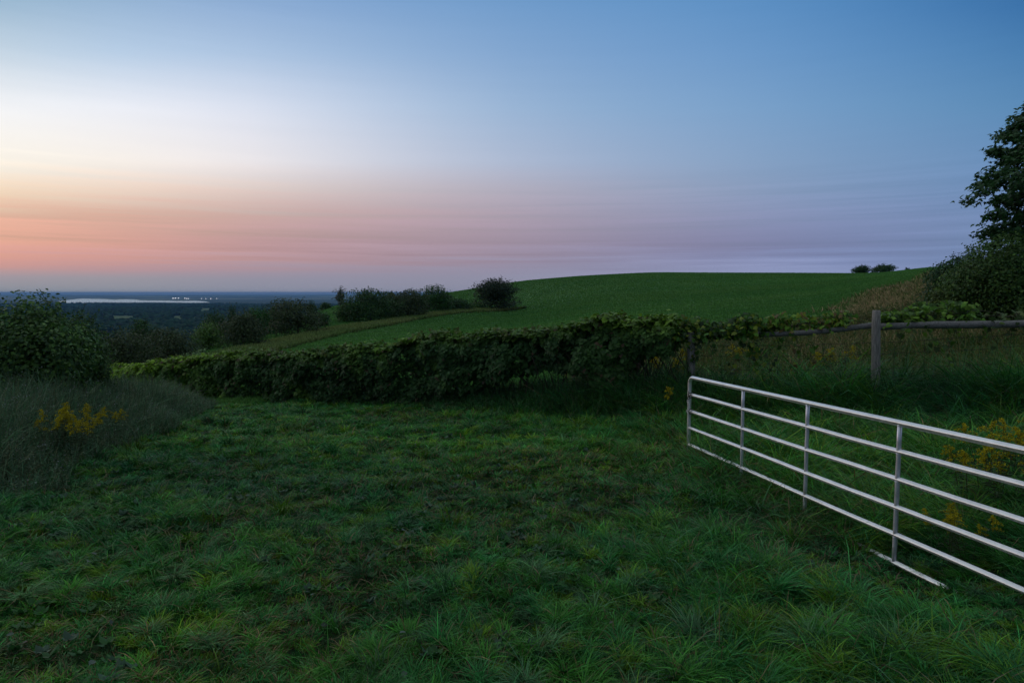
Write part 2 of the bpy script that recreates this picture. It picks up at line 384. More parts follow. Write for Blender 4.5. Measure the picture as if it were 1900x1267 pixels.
FENCE = np.array([(-20, 27), (-14.4, 24), (-11.5, 22.5), (-8.45, 21), (-5.05, 18.3), (-1.26, 16), (.6, 14.8), (2.1, 13.7), (3.43, 13), (6.2, 11.6), (8.25, 11), (10.5, 10.2), (16, 8.6)], float)
FS = np.concatenate([[0], np.cumsum(np.hypot(*np.diff(FENCE, axis=0).T))])
def fence_xy(s): return np.interp(s, FS, FENCE[:, 0]), np.interp(s, FS, FENCE[:, 1])
def fence_s(x): return np.interp(x, FENCE[:, 0], FS)
def fence_y(x): return np.interp(x, FENCE[:, 0], FENCE[:, 1])
GA, GB = np.array([2.49, 9.6]), np.array([3.46, 4.43])     # free end and hinge end of the gate
def gate_side(x, y):
    d = (GB - GA) / np.linalg.norm(GB - GA); return (x - GA[0]) * (-d[1]) + (y - GA[1]) * d[0]   # >0 right of the gate
def bank_d(x, y):
    """metres inside the weedy bank on the left (negative = lawn)"""
    e = -5.15 - .17 * np.maximum(y - 7, 0) - .13 * np.maximum(y - 11, 0) + (fbm(y * .8, x * 0 + 3, 61) - .5) * .7
    return e - x

PAL = np.array([[.031, .148, .018], [.021, .132, .031], [.070, .168, .012], [.044, .130, .050], [.105, .080, .045]])
def sample_area(n, y0, y1, power, tmin, tmax, rng):
    """random ground points, denser near the camera"""
    u = rng.random(n); q = 2 - power
    y = (y0 ** q + u * (y1 ** q - y0 ** q)) ** (1 / q) if abs(q) > 1e-3 else y0 * (y1 / y0) ** u
    return rng.uniform(tmin, tmax, n) * y, y

def lawn():
    rng = np.random.default_rng(11)
    x, y = sample_area(1500000, 2.6, 19, 1.25, -.92, .92, rng)
    x = np.where(rng.random(len(x)) < .04, x * 1.2, x)
    ex, ey = rng.uniform(-6.5, 8, 190000), rng.uniform(-1.0, 5.5, 190000)        # beside and under the camera
    out = (np.abs(ex) > .88 * ey) | (ey < 2.7); x = np.concatenate([x, ex[out]]); y = np.concatenate([y, ey[out]])
    fd = fence_y(x) - y; bd = bank_d(x, y)
    keep = (fd > -.6) & (bd < .3)
    x, y, fd, bd = x[keep], y[keep], fd[keep], bd[keep]; n = len(x)
    # tufts: jittered clump centres with their own height, lean and hue
    cs = .12; ix, iy = np.floor(x / cs), np.floor(y / cs)
    cxx = (ix + .2 + .6 * hash2(ix, iy, 1)) * cs; cyy = (iy + .2 + .6 * hash2(ix, iy, 2)) * cs
    pull = hash2(ix, iy, 3) * .42
    x = x * (1 - pull) + cxx * pull; y = y * (1 - pull) + cyy * pull
    ch = hash2(ix, iy, 4); cd = hash2(ix, iy, 5) * 2 * math.pi; hue = hash2(ix, iy, 6)
    big = fbm(x * .9, y * .9, 41); med = fbm(x * 2.6, y * 2.6, 42)
    gs = gate_side(x, y); right = sstep(-.2, .6, gs)
    rr = sstep(-.5, 3.2, x) * (1 - .3 * sstep(8, 12, y))
    h = .050 + .05 * med + .09 * rr * (.5 + med) + .12 * right * sstep(3.5, 6, y)
    h *= 1 - .65 * (1 - sstep(.3, .9, np.abs(gs))) * (1 - sstep(5.7, 6.1, y))
    h += .12 * (1 - sstep(.1, .5, np.abs(gs + .15))) * sstep(6.0, 6.6, y) * (y < 9.2)
    h *= .5 + 1.05 * ch ** 1.6
    strip = 1 - sstep(.3, 1.6, fd); sx = sstep(-1.5, 1.5, x)
    h += strip * (.10 + .34 * sx) * (.6 + .6 * ch)
    worn = sstep(.54, .66, fbm(x * .75 + 9, y * .55, 43)) * (1 - right) * (x > -4) * (1 - strip)
    thin = sstep(.56, .62, fbm(x * 1.7, y * 1.7, 46)) * (1 - right)
    h *= (1 - .25 * worn)
    drop = rng.random(n) < (.1 * worn + .08 * thin)
    h *= np.exp(rng.normal(0, .28, n)) * (.75 + .5 * big)
    lean = np.clip(.35 + .75 * rng.random(n) + .5 * (ch - .5), .1, 1.6)
    outw = np.arctan2(y - cyy, x - cxx)
    swirl = fbm(x * 1.3, y * 1.3, 47) * 14
    ld = np.where(rng.random(n) < .3, outw, np.where(rng.random(n) < .5, cd, swirl)) + rng.normal(0, .7, n)
    wd = (.0033 + .0006 * y) * rng.uniform(.7, 1.35, n) * (1 + .3 * rr)
    k = np.zeros(n, int); k[hue > .38] = 1; k[hue > .72] = 2; k[hue > .86] = 3
    k = np.where(rng.random(n) < (.05 + .20 * worn), 4, k)
    jit = np.exp(rng.normal(0, .34, (n, 1))) * (1 + rng.normal(0, .06, (n, 3)))
    zone = fbm(x * .45 + 4, y * .45, 44)[:, None]
    patch = (.74 + .52 * fbm(x * 1.9 + 2, y * 1.9, 48))[:, None]
    c = PAL[k] * jit * patch * (.66 + .68 * ch[:, None]) * (.65 + .75 * zone) * (1 - .15 * right[:, None])
    c = c * (1 + (zone - .5) * np.array([1.0, .25, -.5]))
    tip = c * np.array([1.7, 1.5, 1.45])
    sel = ~drop
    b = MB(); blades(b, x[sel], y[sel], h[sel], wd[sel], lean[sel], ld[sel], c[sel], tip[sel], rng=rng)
    tag(b.build('grass', M_GRASS), kind='stuff', label='dark green tufted pasture grass in front of the vine hedge', cat='grass')
lawn()

def long_tufts():
    """arching long grass by the gate and along the fence foot"""
    rng = np.random.default_rng(12); X = []; Y = []; H = []; D = []; HUE = []; K = []
    cx, cy = sample_area(3400, 2.8, 15, 1.1, -.9, .95, rng)
    fd = fence_y(cx) - cy; gs = gate_side(cx, cy); bd = bank_d(cx, cy)
    pr = .07 + .5 * sstep(.4, 2.8, cx) + .5 * (gs > 0) + .8 * (fd < 2.4) * (cx > -2.0)
    ok = (rng.random(len(cx)) < pr) & (fd > .1) & (bd < 0) & ~((np.abs(gs) < .8) & (cy < 6.0)); cx, cy, fd, gs = cx[ok], cy[ok], fd[ok], gs[ok]
    m = 55; n = len(cx) * m
    ch = rng.uniform(.14, .31, len(cx)) * (1 + .25 * (gs > 0)) + .22 * (fd < 1.2) * (cx > 0)
    rad = rng.uniform(.05, .20, len(cx)); tl = rng.uniform(0, 6.28, len(cx)); hue = rng.integers(0, 4, len(cx))
    a = rng.uniform(0, 2 * math.pi, n); r = np.sqrt(rng.random(n)) * np.repeat(rad, m)
    x = np.repeat(cx, m) + r * np.cos(a); y = np.repeat(cy, m) + r * np.sin(a)
    h = np.repeat(ch, m) * rng.uniform(.55, 1.15, n); ld = np.where(rng.random(n) < .4, a, np.repeat(tl, m)) + rng.normal(0, .6, n)
    lean = rng.uniform(.3, 1.25, n); w = (.0036 + .0006 * y) * rng.uniform(.7, 1.4, n)
    k = np.repeat(hue, m); k = np.where(rng.random(n) < .07, 4, k)
    c = PAL[k] * rng.uniform(.75, 1.3, (n, 1)) * np.repeat(rng.uniform(.7, 1.25, len(cx)) * (1 + .5 * (fd > 1.0) * (fd < 2.6)), m)[:, None]
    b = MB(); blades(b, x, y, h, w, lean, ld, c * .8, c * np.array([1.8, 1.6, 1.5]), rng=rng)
    tag(b.build('long_grass', M_GRASS), kind='stuff', label='longer arching grass tufts around the gate and fence foot', cat='grass')
long_tufts()

LEAF4 = (np.array([[0, 0, 0], [.36, .45, .08], [0, 1, -.05], [-.36, .45, .08]]), [(0, 1, 2, 3)])
OVAL = (np.array([[0, 0, 0], [.28, .25, .06], [.3, .62, .04], [0, 1, -.1], [-.3, .62, .04], [-.28, .25, .06]]), [(0, 1, 2, 3), (0, 3, 4, 5)])
def lobed(pts):
    T = np.array([(0, .0, 0)] + [(x, y, -.22 * abs(x) ** 1.3 - .12 * (y - .3) ** 2) for x, y in pts])
    k = len(pts); h = k // 2
    return T, [tuple([0] + list(range(1, h + 2))), tuple([0] + list(range(h + 1, k + 1)))]
_half = [(.16, -.16), (.44, -.12), (.5, .16), (.36, .26), (.54, .52), (.26, .56), (.14, .8)]
VINE = lobed(_half + [(0, .98)] + [(-x, y) for x, y in _half[::-1]])
_half = [(.1, .0), (.42, -.06), (.32, .2), (.62, .42), (.26, .48), (.22, .72)]
MAPLE = lobed(_half + [(0, 1.05)] + [(-x, y) for x, y in _half[::-1]])

def straw():
    rng = np.random.default_rng(14); x, y = sample_area(16000, 2.7, 15, 1.2, -.85, .9, rng)
    ok = (fence_y(x) - y > .4) & (bank_d(x, y) < .2) & (rng.random(len(x)) < .15 + .85 * sstep(.45, .6, fbm(x * .8, y * .8, 72))); x, y = x[ok], y[ok]; n = len(x)
    c = np.array([.17, .14, .08]) * rng.uniform(.4, 1.4, (n, 1)); b = MB()
    blades(b, x, y, rng.uniform(.06, .2, n), .003 + .0005 * y, rng.uniform(.8, 2.0, n), rng.uniform(0, 6.28, n), c, c * 1.2, rng=rng)
    tag(b.build('straw', M_HAY), kind='stuff', label='bleached dead grass stems lying through the lawn grass', cat='dead grass')
straw()

def ground_herbs():
    """plantain, dandelion and clover leaves, thatch and fallen leaves lying in the lawn"""
    rng = np.random.default_rng(13); b = MB()
    cx, cy = sample_area(1900, 2.8, 15, 1.2, -.85, .7, rng)
    ok = (fence_y(cx) - cy > .8) & (bank_d(cx, cy) < 0) & (fbm(cx * .6, cy * .6, 71) > .46); cx, cy = cx[ok], cy[ok]
    m = 7; a = (np.arange(m)[None] / m * 6.283 + rng.uniform(0, 6, (len(cx), 1)) + rng.normal(0, .25, (len(cx), m))).ravel()
    x, y = np.repeat(cx, m), np.repeat(cy, m); n = len(x)
    el = rng.uniform(.1, .9, n); Yv = np.stack([np.cos(a) * np.cos(el), np.sin(a) * np.cos(el), np.sin(el)], -1)
    Xv = np.stack([-np.sin(a), np.cos(a), np.zeros(n)], -1); Zv = np.cross(Xv, Yv)
    pos = np.stack([x, y, ground_z(x, y) + .03], -1)
    pale = np.repeat(rng.random(len(cx)) < .25, m)[:, None]
    c = np.where(pale, [.06, .12, .075], [.035, .115, .030]) * rng.uniform(.7, 1.3, (n, 1))
    b.template(pos, Xv, Yv, Zv, rng.uniform(.03, .075, n), *OVAL, c)
    # loose pale leaves
    x, y = sample_area(220, 3, 15, 1.1, -.8, .5, rng); ok = (fence_y(x) - y > .6) & (bank_d(x, y) < .2); x, y = x[ok], y[ok]; n = len(x)
    nr = unit(np.stack([rng.normal(0, .5, n), rng.normal(0, .5, n), np.ones(n)], -1))
    b.template(np.stack([x, y, ground_z(x, y) + .07], -1), *basis(nr, rng), rng.uniform(.03, .06, n), *OVAL, np.array([.09, .13, .10]) * rng.uniform(.4, 1.3, (n, 1)))
    tag(b.build('ground_herbs', M_LEAF), kind='stuff', label='low broad herb leaves scattered through the lawn grass', cat='ground cover')
ground_herbs()

def weeds(name, label, region, n, hmin, hmax, cols, seed, leafs=16, lsize=.03, headc=None, grass=0):
    """leafy upright stems standing thick together"""
    rng = np.random.default_rng(seed); x, y, hs = region(rng, n); n = len(x); b = MB()
    h = rng.uniform(hmin, hmax, n) * hs; z = ground_z(x, y)
    la = rng.uniform(0, 6.283, n); ln = rng.uniform(.05, .45, n)
    col = np.array(cols)[rng.integers(0, len(cols), n)] * rng.uniform(.65, 1.3, (n, 1))
    blades(b, x, y, h * 1.02, np.maximum(.005, .0009 * y) * np.ones(n), ln, la, col * .8, rng=rng)
    s = (np.arange(leafs)[None] + rng.random((n, leafs))) / leafs; s = .15 + .85 * s
    d = h[:, None] * ln[:, None] * s ** 1.8
    px = x[:, None] + np.cos(la)[:, None] * d; py = y[:, None] + np.sin(la)[:, None] * d
    pz = z[:, None] + h[:, None] * (s - .45 * ln[:, None] * s ** 2.4)
    pos = np.stack([px, py, pz], -1).reshape(-1, 3); m = len(pos)
    a = rng.uniform(0, 6.283, m); el = rng.uniform(-.3, 1.0, m)
    Yv = np.stack([np.cos(a) * np.cos(el), np.sin(a) * np.cos(el), np.sin(el)], -1)
    Xv = unit(np.cross(Yv, rnd_unit(m, rng))); Zv = np.cross(Xv, Yv)
    sz = lsize * (1.25 - .7 * s.ravel()) * rng.uniform(.7, 1.4, m) * np.maximum(1, np.repeat(y, leafs) / 12)
    cc = np.repeat(col, leafs, 0) * rng.uniform(.8, 1.25, (m, 1))
    T = LEAF4[0] * np.array([.55, 1, 1])
    b.template(pos, Xv, Yv, Zv, sz, T, LEAF4[1], cc)
    if headc is not None:
        pick = rng.random(n) < headc[1]; q = 7; k = pick.sum()
        if k:
            tx = (x + np.cos(la) * h * ln)[pick]; ty = (y + np.sin(la) * h * ln)[pick]; tz = (z + h * (1 - .45 * ln))[pick]
            p = np.stack([tx, ty, tz], -1).repeat(q, 0) + rng.normal(0, .035, (k * q, 3))
            b.template(p, *basis(rnd_unit(k * q, rng), rng), rng.uniform(.010, .022, k * q), *LEAF4, np.array(headc[0]) * rng.uniform(.7, 1.2, (k * q, 1)))
    if grass:
        gx, gy, gh = region(rng, grass); g = len(gx)
        gc = np.array(cols)[rng.integers(0, len(cols), g)] * rng.uniform(.7, 1.5, (g, 1)) * np.array([1.05, 1, .95])
        blades(b, gx, gy, rng.uniform(hmin, hmax, g) * gh * 1.05, (.005 + .0006 * gy) * rng.uniform(.6, 1.2, g), rng.uniform(.15, 1.1, g), rng.uniform(0, 6.283, g) , gc, gc * 1.3, rng=rng)
    return tag(b.build(name, M_LEAF), kind='stuff', label=label, cat='weeds')

def reg_bank(rng, n):
    y = rng.uniform(1.0, 18, n * 2); x = rng.uniform(-14, -4.6, n * 2); bd = bank_d(x, y)
    ok = (bd > 0) & (rng.random(n * 2) < np.where(bd < 2.5, 1, .45)) & (fence_y(x) - y > .9); x, y, bd = x[ok][:n], y[ok][:n], bd[ok][:n]
    return x, y, (.3 + .7 * sstep(0, 1.3, bd)) * (.75 + .5 * fbm(x * .8, y * .8, 91)) * (1 - .25 * sstep(8, 5, y))
weeds('bank_weeds', 'grey green weeds and wild asters covering the left bank', reg_bank, 20000, .62, 1.05,
      [(.085, .185, .098), (.065, .165, .072), (.12, .185, .11), (.105, .13, .066)], 21, 14, .034, ((.30, .30, .32), .05), 31000)
def reg_foot(rng, n):
    s = rng.uniform(fence_s(-2.0), fence_s(13), n); x, y = fence_xy(s); o = rng.normal(-.15, .55, n); y = y + o; x = x + rng.normal(0, .1, n)
    hs = (.35 + .65 * sstep(-2, 1.5, x)) * (1.1 - .35 * sstep(0, 1.2, np.abs(o))) * (.7 + .6 * fbm(x * 1.2, y * 1.2, 92)) * (1 - .3 * sstep(3.5, 6, x))
    return x, y, hs
weeds('fence_weeds', 'dark leafy weeds growing along the foot of the rail fence', reg_foot, 5200, .45, .95,
      [(.030, .110, .028), (.045, .090, .032), (.024, .12, .036)], 22, 16, .045, None, 16000)
def reg_back(rng, n):
    x = rng.uniform(1.5, 30, n); y = rng.uniform(0, 20, n) ** 1.0 + fence_y(np.minimum(x, 15)) + .5
    ok = ptx(x, y) < 2300; x, y = x[ok], y[ok]
    return x, y, (.6 + .7 * fbm(x * .5, y * .5, 93))
weeds('meadow_weeds', 'olive and yellow tinged meadow weeds behind the rail fence', reg_back, 9000, .45, .85,
      [(.065, .115, .026), (.11, .13, .032), (.040, .115, .028), (.14, .125, .045)], 23, 12, .05, ((.30, .24, .03), .05), 24000)

def rough_grass():
    rng = np.random.default_rng(31)
    # tan slope on the right
    p = rng.uniform(1410, 2100, 110000); y = 17.5 + 50 * rng.random(len(p)) ** 1.3; x = (p - CX) / F * y
    ok = rng.random(len(p)) < tan_zone(x, y); x, y = x[ok], y[ok]; n = len(x)
    nn = fbm(x * .35, y * .35, 81)[:, None]
    c = np.where(rng.random((n, 1)) < .3 + .5 * (nn < .45), [.075, .13, .035], np.array([.34, .28, .17]) * nn + np.array([.21, .21, .085]) * (1 - nn)) * rng.uniform(.6, 1.35, (n, 1))
    b = MB(); blades(b, x, y, rng.uniform(.3, .75, n) * (.5 + .7 * nn[:, 0]), .0013 * y * rng.uniform(.6, 1.2, n), rng.uniform(.2, 1.3, n), rng.uniform(0, 6.28, n), c, c * np.array([1.4, 1.2, 1.1]), rng=rng)
    tag(b.build('dry_grass', M_HAY), kind='stuff', label='tall tan dry grass on the slope behind the right fence', cat='grass')
    # verge of the hay field
    p = rng.uniform(250, 975, 70000); x0 = (p - CX) / F; e = np.interp(p, [300, 466, 593, 719, 820, 930, 1000, 1060], [26, 44, 60, 78, 96, 113, 118, 122])
    y = e + rng.random(len(p)) * np.interp(p, [250, 500, 700, 900, 975], [16, 13, 10, 7, .2]); x = x0 * y; n = len(x)
    nn = fbm(x * .3, y * .3, 82)[:, None]
    c = (np.array([.20, .22, .08]) * nn + np.array([.095, .19, .05]) * (1 - nn)) * rng.uniform(.6, 1.3, (n, 1))
    b = MB(); blades(b, x, y, rng.uniform(.3, .6, n), .0013 * y * rng.uniform(.7, 1.3, n), rng.uniform(.1, .8, n), rng.uniform(0, 6.28, n), c, c * 1.3, rng=rng)
    tag(b.build('verge_grass', M_HAY), kind='stuff', label='rough brownish verge grass along the edge of the hay field', cat='grass')
    # the hay field itself
    p = rng.uniform(380, 2150, 620000); y = 19 + 215 * rng.random(len(p)) ** 1.5; x = (p - CX) / F * y
    ok = ((y < edge_line(x, y)) | (p > 975) | (y > edge_line(x, y) + np.interp(p, [250, 500, 700, 900, 975], [16, 13, 10, 7, .2]))) & (tan_zone(x, y) < .5); x, y = x[ok], y[ok]; n = len(x)
    nn = fbm(x * .12, y * .12, 83)[:, None]; row = (.5 + .5 * np.sin((y + .35 * x + 2.5 * nn[:, 0]) * 1.15))[:, None]
    c = (np.array([.068, .205, .048]) * nn + np.array([.118, .25, .058]) * (1 - nn)) * rng.uniform(.9, 1.1, (n, 1)) * (.84 + .24 * row) * (.8 + .4 * fbm(x * .02, y * .035, 85)[:, None])
    h = rng.uniform(.12, .24, n) * (.7 + .45 * row[:, 0])
    b = MB(); blades(b, x, y, h, .0011 * y * rng.uniform(.7, 1.3, n), rng.uniform(.1, .9, n), rng.uniform(0, 6.28, n), c, c * 1.1, rng=rng)
    tag(b.build('hay_field', M_HAY), kind='stuff', label='short green hay crop covering the long rounded hill', cat='crop')
rough_grass()

# ------------------------------------------------------------------ shrubs and trees
def crown_leaves(b, lobes, n, size, cols, rng, T=LEAF4, fill=.35, up=.25):
    """lobes: (centre xyz, radii xyz); leaves sit in clumps on and inside each lobe"""
    vol = np.array([np.prod(r) ** (2 / 3) for c, r in lobes]); pr = vol / vol.sum()
    k = rng.choice(len(lobes), n, p=pr); C = np.array([l[0] for l in lobes], float)[k]; R = np.array([l[1] for l in lobes], float)[k]
    # clump directions
    ncl = 26; dirs = rnd_unit(len(lobes) * ncl, rng).reshape(len(lobes), ncl, 3); rad = rng.uniform(.72, 1.12, (len(lobes), ncl)); ctone = rng.uniform(.6, 1.4, (len(lobes), ncl))
    j = rng.integers(0, ncl, n); d = unit(dirs[k, j] + rng.normal(0, .26, (n, 3)))
    rr = rad[k, j] * np.where(rng.random(n) < fill, rng.random(n) ** .5 * .95, 1 + rng.normal(0, .07, n))
    pos = C + R * d * rr[:, None]
    nr = unit(d + rng.normal(0, .55, (n, 3)) + np.array([0, 0, up]))
    c = np.array(cols)[rng.integers(0, len(cols), n)] * (ctone[k, j] * rng.uniform(.75, 1.3, n))[:, None]
    X, Y, Z = basis(nr, rng)
    b.template(pos, X, Y, Z, size * rng.uniform(.65, 1.35, n), T[0], T[1], c)
    return C, pos

def limb(a, c, k, rng, wob=.08):
    a, c = np.array(a, float), np.array(c, float); t = np.linspace(0, 1, k)[:, None]; L = np.linalg.norm(c - a)
    p = a + (c - a) * t; p[1:-1] += rng.normal(0, wob * L, (k - 2, 3)) * .5
    p[:, 2] += .12 * L * np.sin(t[:, 0] * math.pi) * (.3 if c[2] > a[2] else 1); return p

def shrub(px, ytop, Y, wpx, name, label, cat, cols, seed, nleaf=2600, lsize=.17, lean=0, base_y=None, group=None, trunk=.1, sparse=1., shoots=26, low=.0, depth=1.):
    """bush or small tree standing on the ground at bearing px and distance Y"""
    rng = np.random.default_rng(seed); x0 = (px - CX) / F * Y; z0 = gz(x0, Y)
    top = at(px, ytop, Y)[2]; H = max(.6, top - z0); W = wpx / F * Y * (1.12 if Y > 30 else 1)
    root = empty(name, (x0, Y, z0 - .03), label, cat, group)
    lobes = []; nl = 9
    for i in range(nl):
        a = rng.uniform(0, 6.283); u = rng.uniform(0, 1); hz = H * (low + (1 - low) * rng.uniform(.28, .74)); r = W * .5
        k = math.cos(min(1, max(0, (hz / H - .35) / .75)) * 1.35)
        cx = math.cos(a) * r * .55 * u ** .5 * k + lean * hz; cy = math.sin(a) * r * .55 * u ** .5 * k * depth
        q = rng.uniform(.3, .44)
        lobes.append(((cx, cy, hz), (W * q * .9 * (.6 + .4 * k), W * q * .9 * depth * (.6 + .4 * k), H * q * .72)))
    if low < .2:
        for i in range(6):
            a = i * 1.05 + rng.uniform(-.3, .3); lobes.append(((math.cos(a) * W * .27, math.sin(a) * W * .27 * depth, H * rng.uniform(.14, .26)), (W * .24, W * .24 * depth, H * .24)))
    lobes.append(((0, 0, H * (low + (1 - low) * .5)), (W * .38, W * .38 * depth, H * .36 * (1 - low * .5))))
    lobes.append(((lean * H, 0, H * .74), (W * .24, W * .24, H * .22)))
    b = MB(); crown_leaves(b, lobes, int(nleaf * 1.35 * sparse), lsize, cols, rng)
    # loose shoots that break the outline
    n = shoots
    for i in range(n):
        l = lobes[rng.integers(0, len(lobes))]; d = unit(rng.normal(size=3) * [1, 1, .6] + [0, 0, .75])
        p0 = np.array(l[0]) + np.array(l[1]) * d * .8; L = H * rng.uniform(.10, .22); p1 = p0 + unit(d + rng.normal(0, .3, 3)) * L
        if p1[2] < .1: continue
        b.tube([p0, (p0 + p1) / 2 + rng.normal(0, .02 * L, 3), p1], [.012 * H / 3, .008 * H / 3, .004 * H / 3], (.05, .045, .035), m=3, cap=False)
        m = 12 if lsize > .1 else 30; t = rng.random(m)[:, None]; pp = p0 + (p1 - p0) * t + rng.normal(0, lsize * .35, (m, 3))
        b.template(pp, *basis(rnd_unit(m, rng), rng), lsize * rng.uniform(.5, .95, m), *LEAF4, np.array(cols)[rng.integers(0, len(cols), m)] * rng.uniform(.7, 1.2, (m, 1)))
    nt_ = 3 if low < .2 and Y < 30 else 1
    for i in range(nt_):
        a = rng.uniform(0, 6.28); e = np.array([math.cos(a) * W * .14 * (nt_ > 1) + lean * H, math.sin(a) * W * .14 * (nt_ > 1), H * .62])
        P = limb((math.cos(a) * .05 * W * (nt_ > 1), math.sin(a) * .05 * W * (nt_ > 1), -.05), e, 6, rng, .05)
        st = MB(); st.tube(P, np.linspace(trunk, trunk * .35, 6) / (1.6 if nt_ > 1 else 1), (.055, .048, .04), m=6); st.build('stem' if nt_ > 1 else 'trunk', M_BARK, root)
    for l in lobes: b.tube(limb((lean * H * .4, 0, H * .3 * (1 + low)), l[0], 4, rng, .05), np.linspace(trunk * .4, trunk * .12, 4), (.055, .048, .04), m=4, cap=False)
    b.build('crown', M_LEAF, root)
    return root

DK = [(0.0313, 0.0908, 0.0221), (0.0258, 0.0814, 0.0238), (0.0405, 0.0939, 0.0255)]
BR = [(0.0506, 0.0842, 0.0306), (0.0423, 0.073, 0.0289), (0.057, 0.0814, 0.0323)]
OL = [(0.0978, 0.1859, 0.0372), (0.0805, 0.1663, 0.0319), (0.069, 0.1467, 0.0319)]
GR = [(0.0414, 0.1467, 0.0298), (0.0345, 0.1273, 0.0276)]
mid = [  # px, top row, distance, width px, name, label, category, colours, options
 (222, 604, 40, 145, 'shrub', 'wide dark shrub thicket in the dip just behind the left end of the vine hedge', BR, dict(nleaf=5200, lsize=.12)),
 (308, 603, 44, 112, 'shrub', 'brownish rounded shrub right of the dark thicket in the dip', BR, dict(nleaf=4600, lsize=.12)),
 (262, 589, 62, 44, 'tree', 'small dark treetop rising behind the brownish shrubs in the dip', DK, dict(nleaf=3000, lsize=.16)),
 (386, 594, 60, 62, 'shrub', 'yellowish olive shrub at the lower left end of the hedgerow', OL, dict(nleaf=3200, lsize=.14)),
 (402, 576, 78, 58, 'tree', 'dark green tree behind the yellowish olive shrub', DK, dict(nleaf=3600, lsize=.18)),
 (433, 560, 82, 20, 'tree', 'slim upright tree sticking above the lower hedgerow', DK, dict(nleaf=1100, lsize=.16, sparse=.8)),
 (450, 573, 57, 88, 'shrub', 'round dark shrub standing on the tan verge, lowest of the hedgerow domes', BR, dict(nleaf=4600, lsize=.14)),
 (480, 563, 84, 52, 'tree', 'green tree between the two round domed shrubs of the hedgerow', GR, dict(nleaf=3600, lsize=.19)),
 (512, 566, 86, 46, 'tree', 'low dark tree just left of the large hedgerow dome', DK, dict(nleaf=3000, lsize=.18)),
 (552, 551, 70, 104, 'shrub', 'large grey green dome shaped shrub left of the gap in the hedgerow', BR, dict(nleaf=5600, lsize=.17)),
 (578, 555, 96, 18, 'tree', 'small dark tree poking out right of the large dome', DK, dict(nleaf=1200, lsize=.18)),
 (604, 561, 135, 22, 'shrub', 'tiny far bush on the skyline in the hedgerow gap', DK, dict(nleaf=700, lsize=.25)),
 (594, 580, 82, 34, 'shrub', 'low dark bush closing the hedgerow gap on its left', DK, dict(nleaf=1500, lsize=.18)),
 (632, 534, 104, 16, 'tree', 'thin sparse pale tree standing alone beside the hedgerow gap', [(.10, .11, .08), (.06, .08, .05)], dict(nleaf=420, lsize=.22, low=.35, trunk=.09, sparse=1)),
 (646, 558, 90, 46, 'shrub', 'low bush at the foot of the sparse pale tree', OL[1:] + DK, dict(nleaf=2200, lsize=.19)),
 (688, 531, 90, 98, 'tree', 'broad dark tree with ragged top, first right of the hedgerow gap', DK, dict(nleaf=6000, lsize=.21, shoots=40)),
 (722, 540, 96, 50, 'tree', 'dark tree joined to the right side of the broad ragged one', DK + BR, dict(nleaf=3600, lsize=.21)),
 (756, 534, 95, 74, 'tree', 'brownish even topped tree in the middle of the upper hedgerow', BR, dict(nleaf=4600, lsize=.21)),
 (812, 526, 104, 54, 'tree', 'green double peaked tree left of the low bushes', GR + DK, dict(nleaf=3600, lsize=.22)),
 (845, 551, 108, 56, 'shrub', 'low dark bush left of the isolated round tree', DK, dict(nleaf=3000, lsize=.21)),
 (880, 560, 114, 40, 'shrub', 'small olive bush tucked against the isolated round tree', OL + DK, dict(nleaf=1600, lsize=.21)),
 (923, 513, 116, 82, 'tree', 'dense round dark tree at the top end of the hedgerow, isolated against the hill', [(.026, .048, .022), (.034, .056, .026)], dict(nleaf=8000, lsize=.24, shoots=40)),
 (1595, 491, 186, 30, 'shrub', 'left dark round bush on the hill crest', DK, dict(nleaf=1800, lsize=.3)),
 (1634, 490, 188, 42, 'shrub', 'wider right dark bush on the hill crest', DK, dict(nleaf=2200, lsize=.3)),
 (1679, 497, 180, 10, 'shrub', 'tiny bush on the crest right of the two dark ones', DK, dict(nleaf=300, lsize=.25)),
]
for i, (px, yt, Y, w, nm, lab, cols, kw) in enumerate(mid):
    shrub(px, yt, Y, w, nm, lab, nm, cols, 100 + i, **kw)
# close shrubs
shrub(40, 543, 12.6, 262, 'shrub', 'tall leafy shrub at the left edge of the bank', 'shrub', [(.060, .140, .030), (.085, .170, .034), (.046, .115, .040)], 201, nleaf=20000, lsize=.072, trunk=.06, shoots=60)
shrub(138, 586, 13.6, 118, 'shrub', 'lower dark shrub against the right side of the tall left shrub', 'shrub', [(.044, .110, .030), (.060, .13, .034)], 202, nleaf=13000, lsize=.05, trunk=.04, shoots=40)
shrub(1795, 456, 21, 138, 'shrub', 'dark wispy shrub with bare twig tips in front of the maple', 'shrub', [(.030, .090, .034), (.038, .105, .034)], 203, nleaf=21000, lsize=.075, trunk=.07, shoots=110)
shrub(1895, 432, 19, 215, 'shrub', 'large olive green shrub under the maple at the right edge', 'shrub', [(.075, .145, .024), (.045, .115, .026), (.055, .12, .026)], 204, nleaf=32000, lsize=.075, trunk=.07, shoots=70)
shrub(1762, 535, 19.5, 70, 'shrub', 'low yellow green bush at the left foot of the wispy shrub', 'shrub', [(.10, .15, .028), (.060, .11, .024)], 205, nleaf=5000, lsize=.07, trunk=.03, shoots=30)

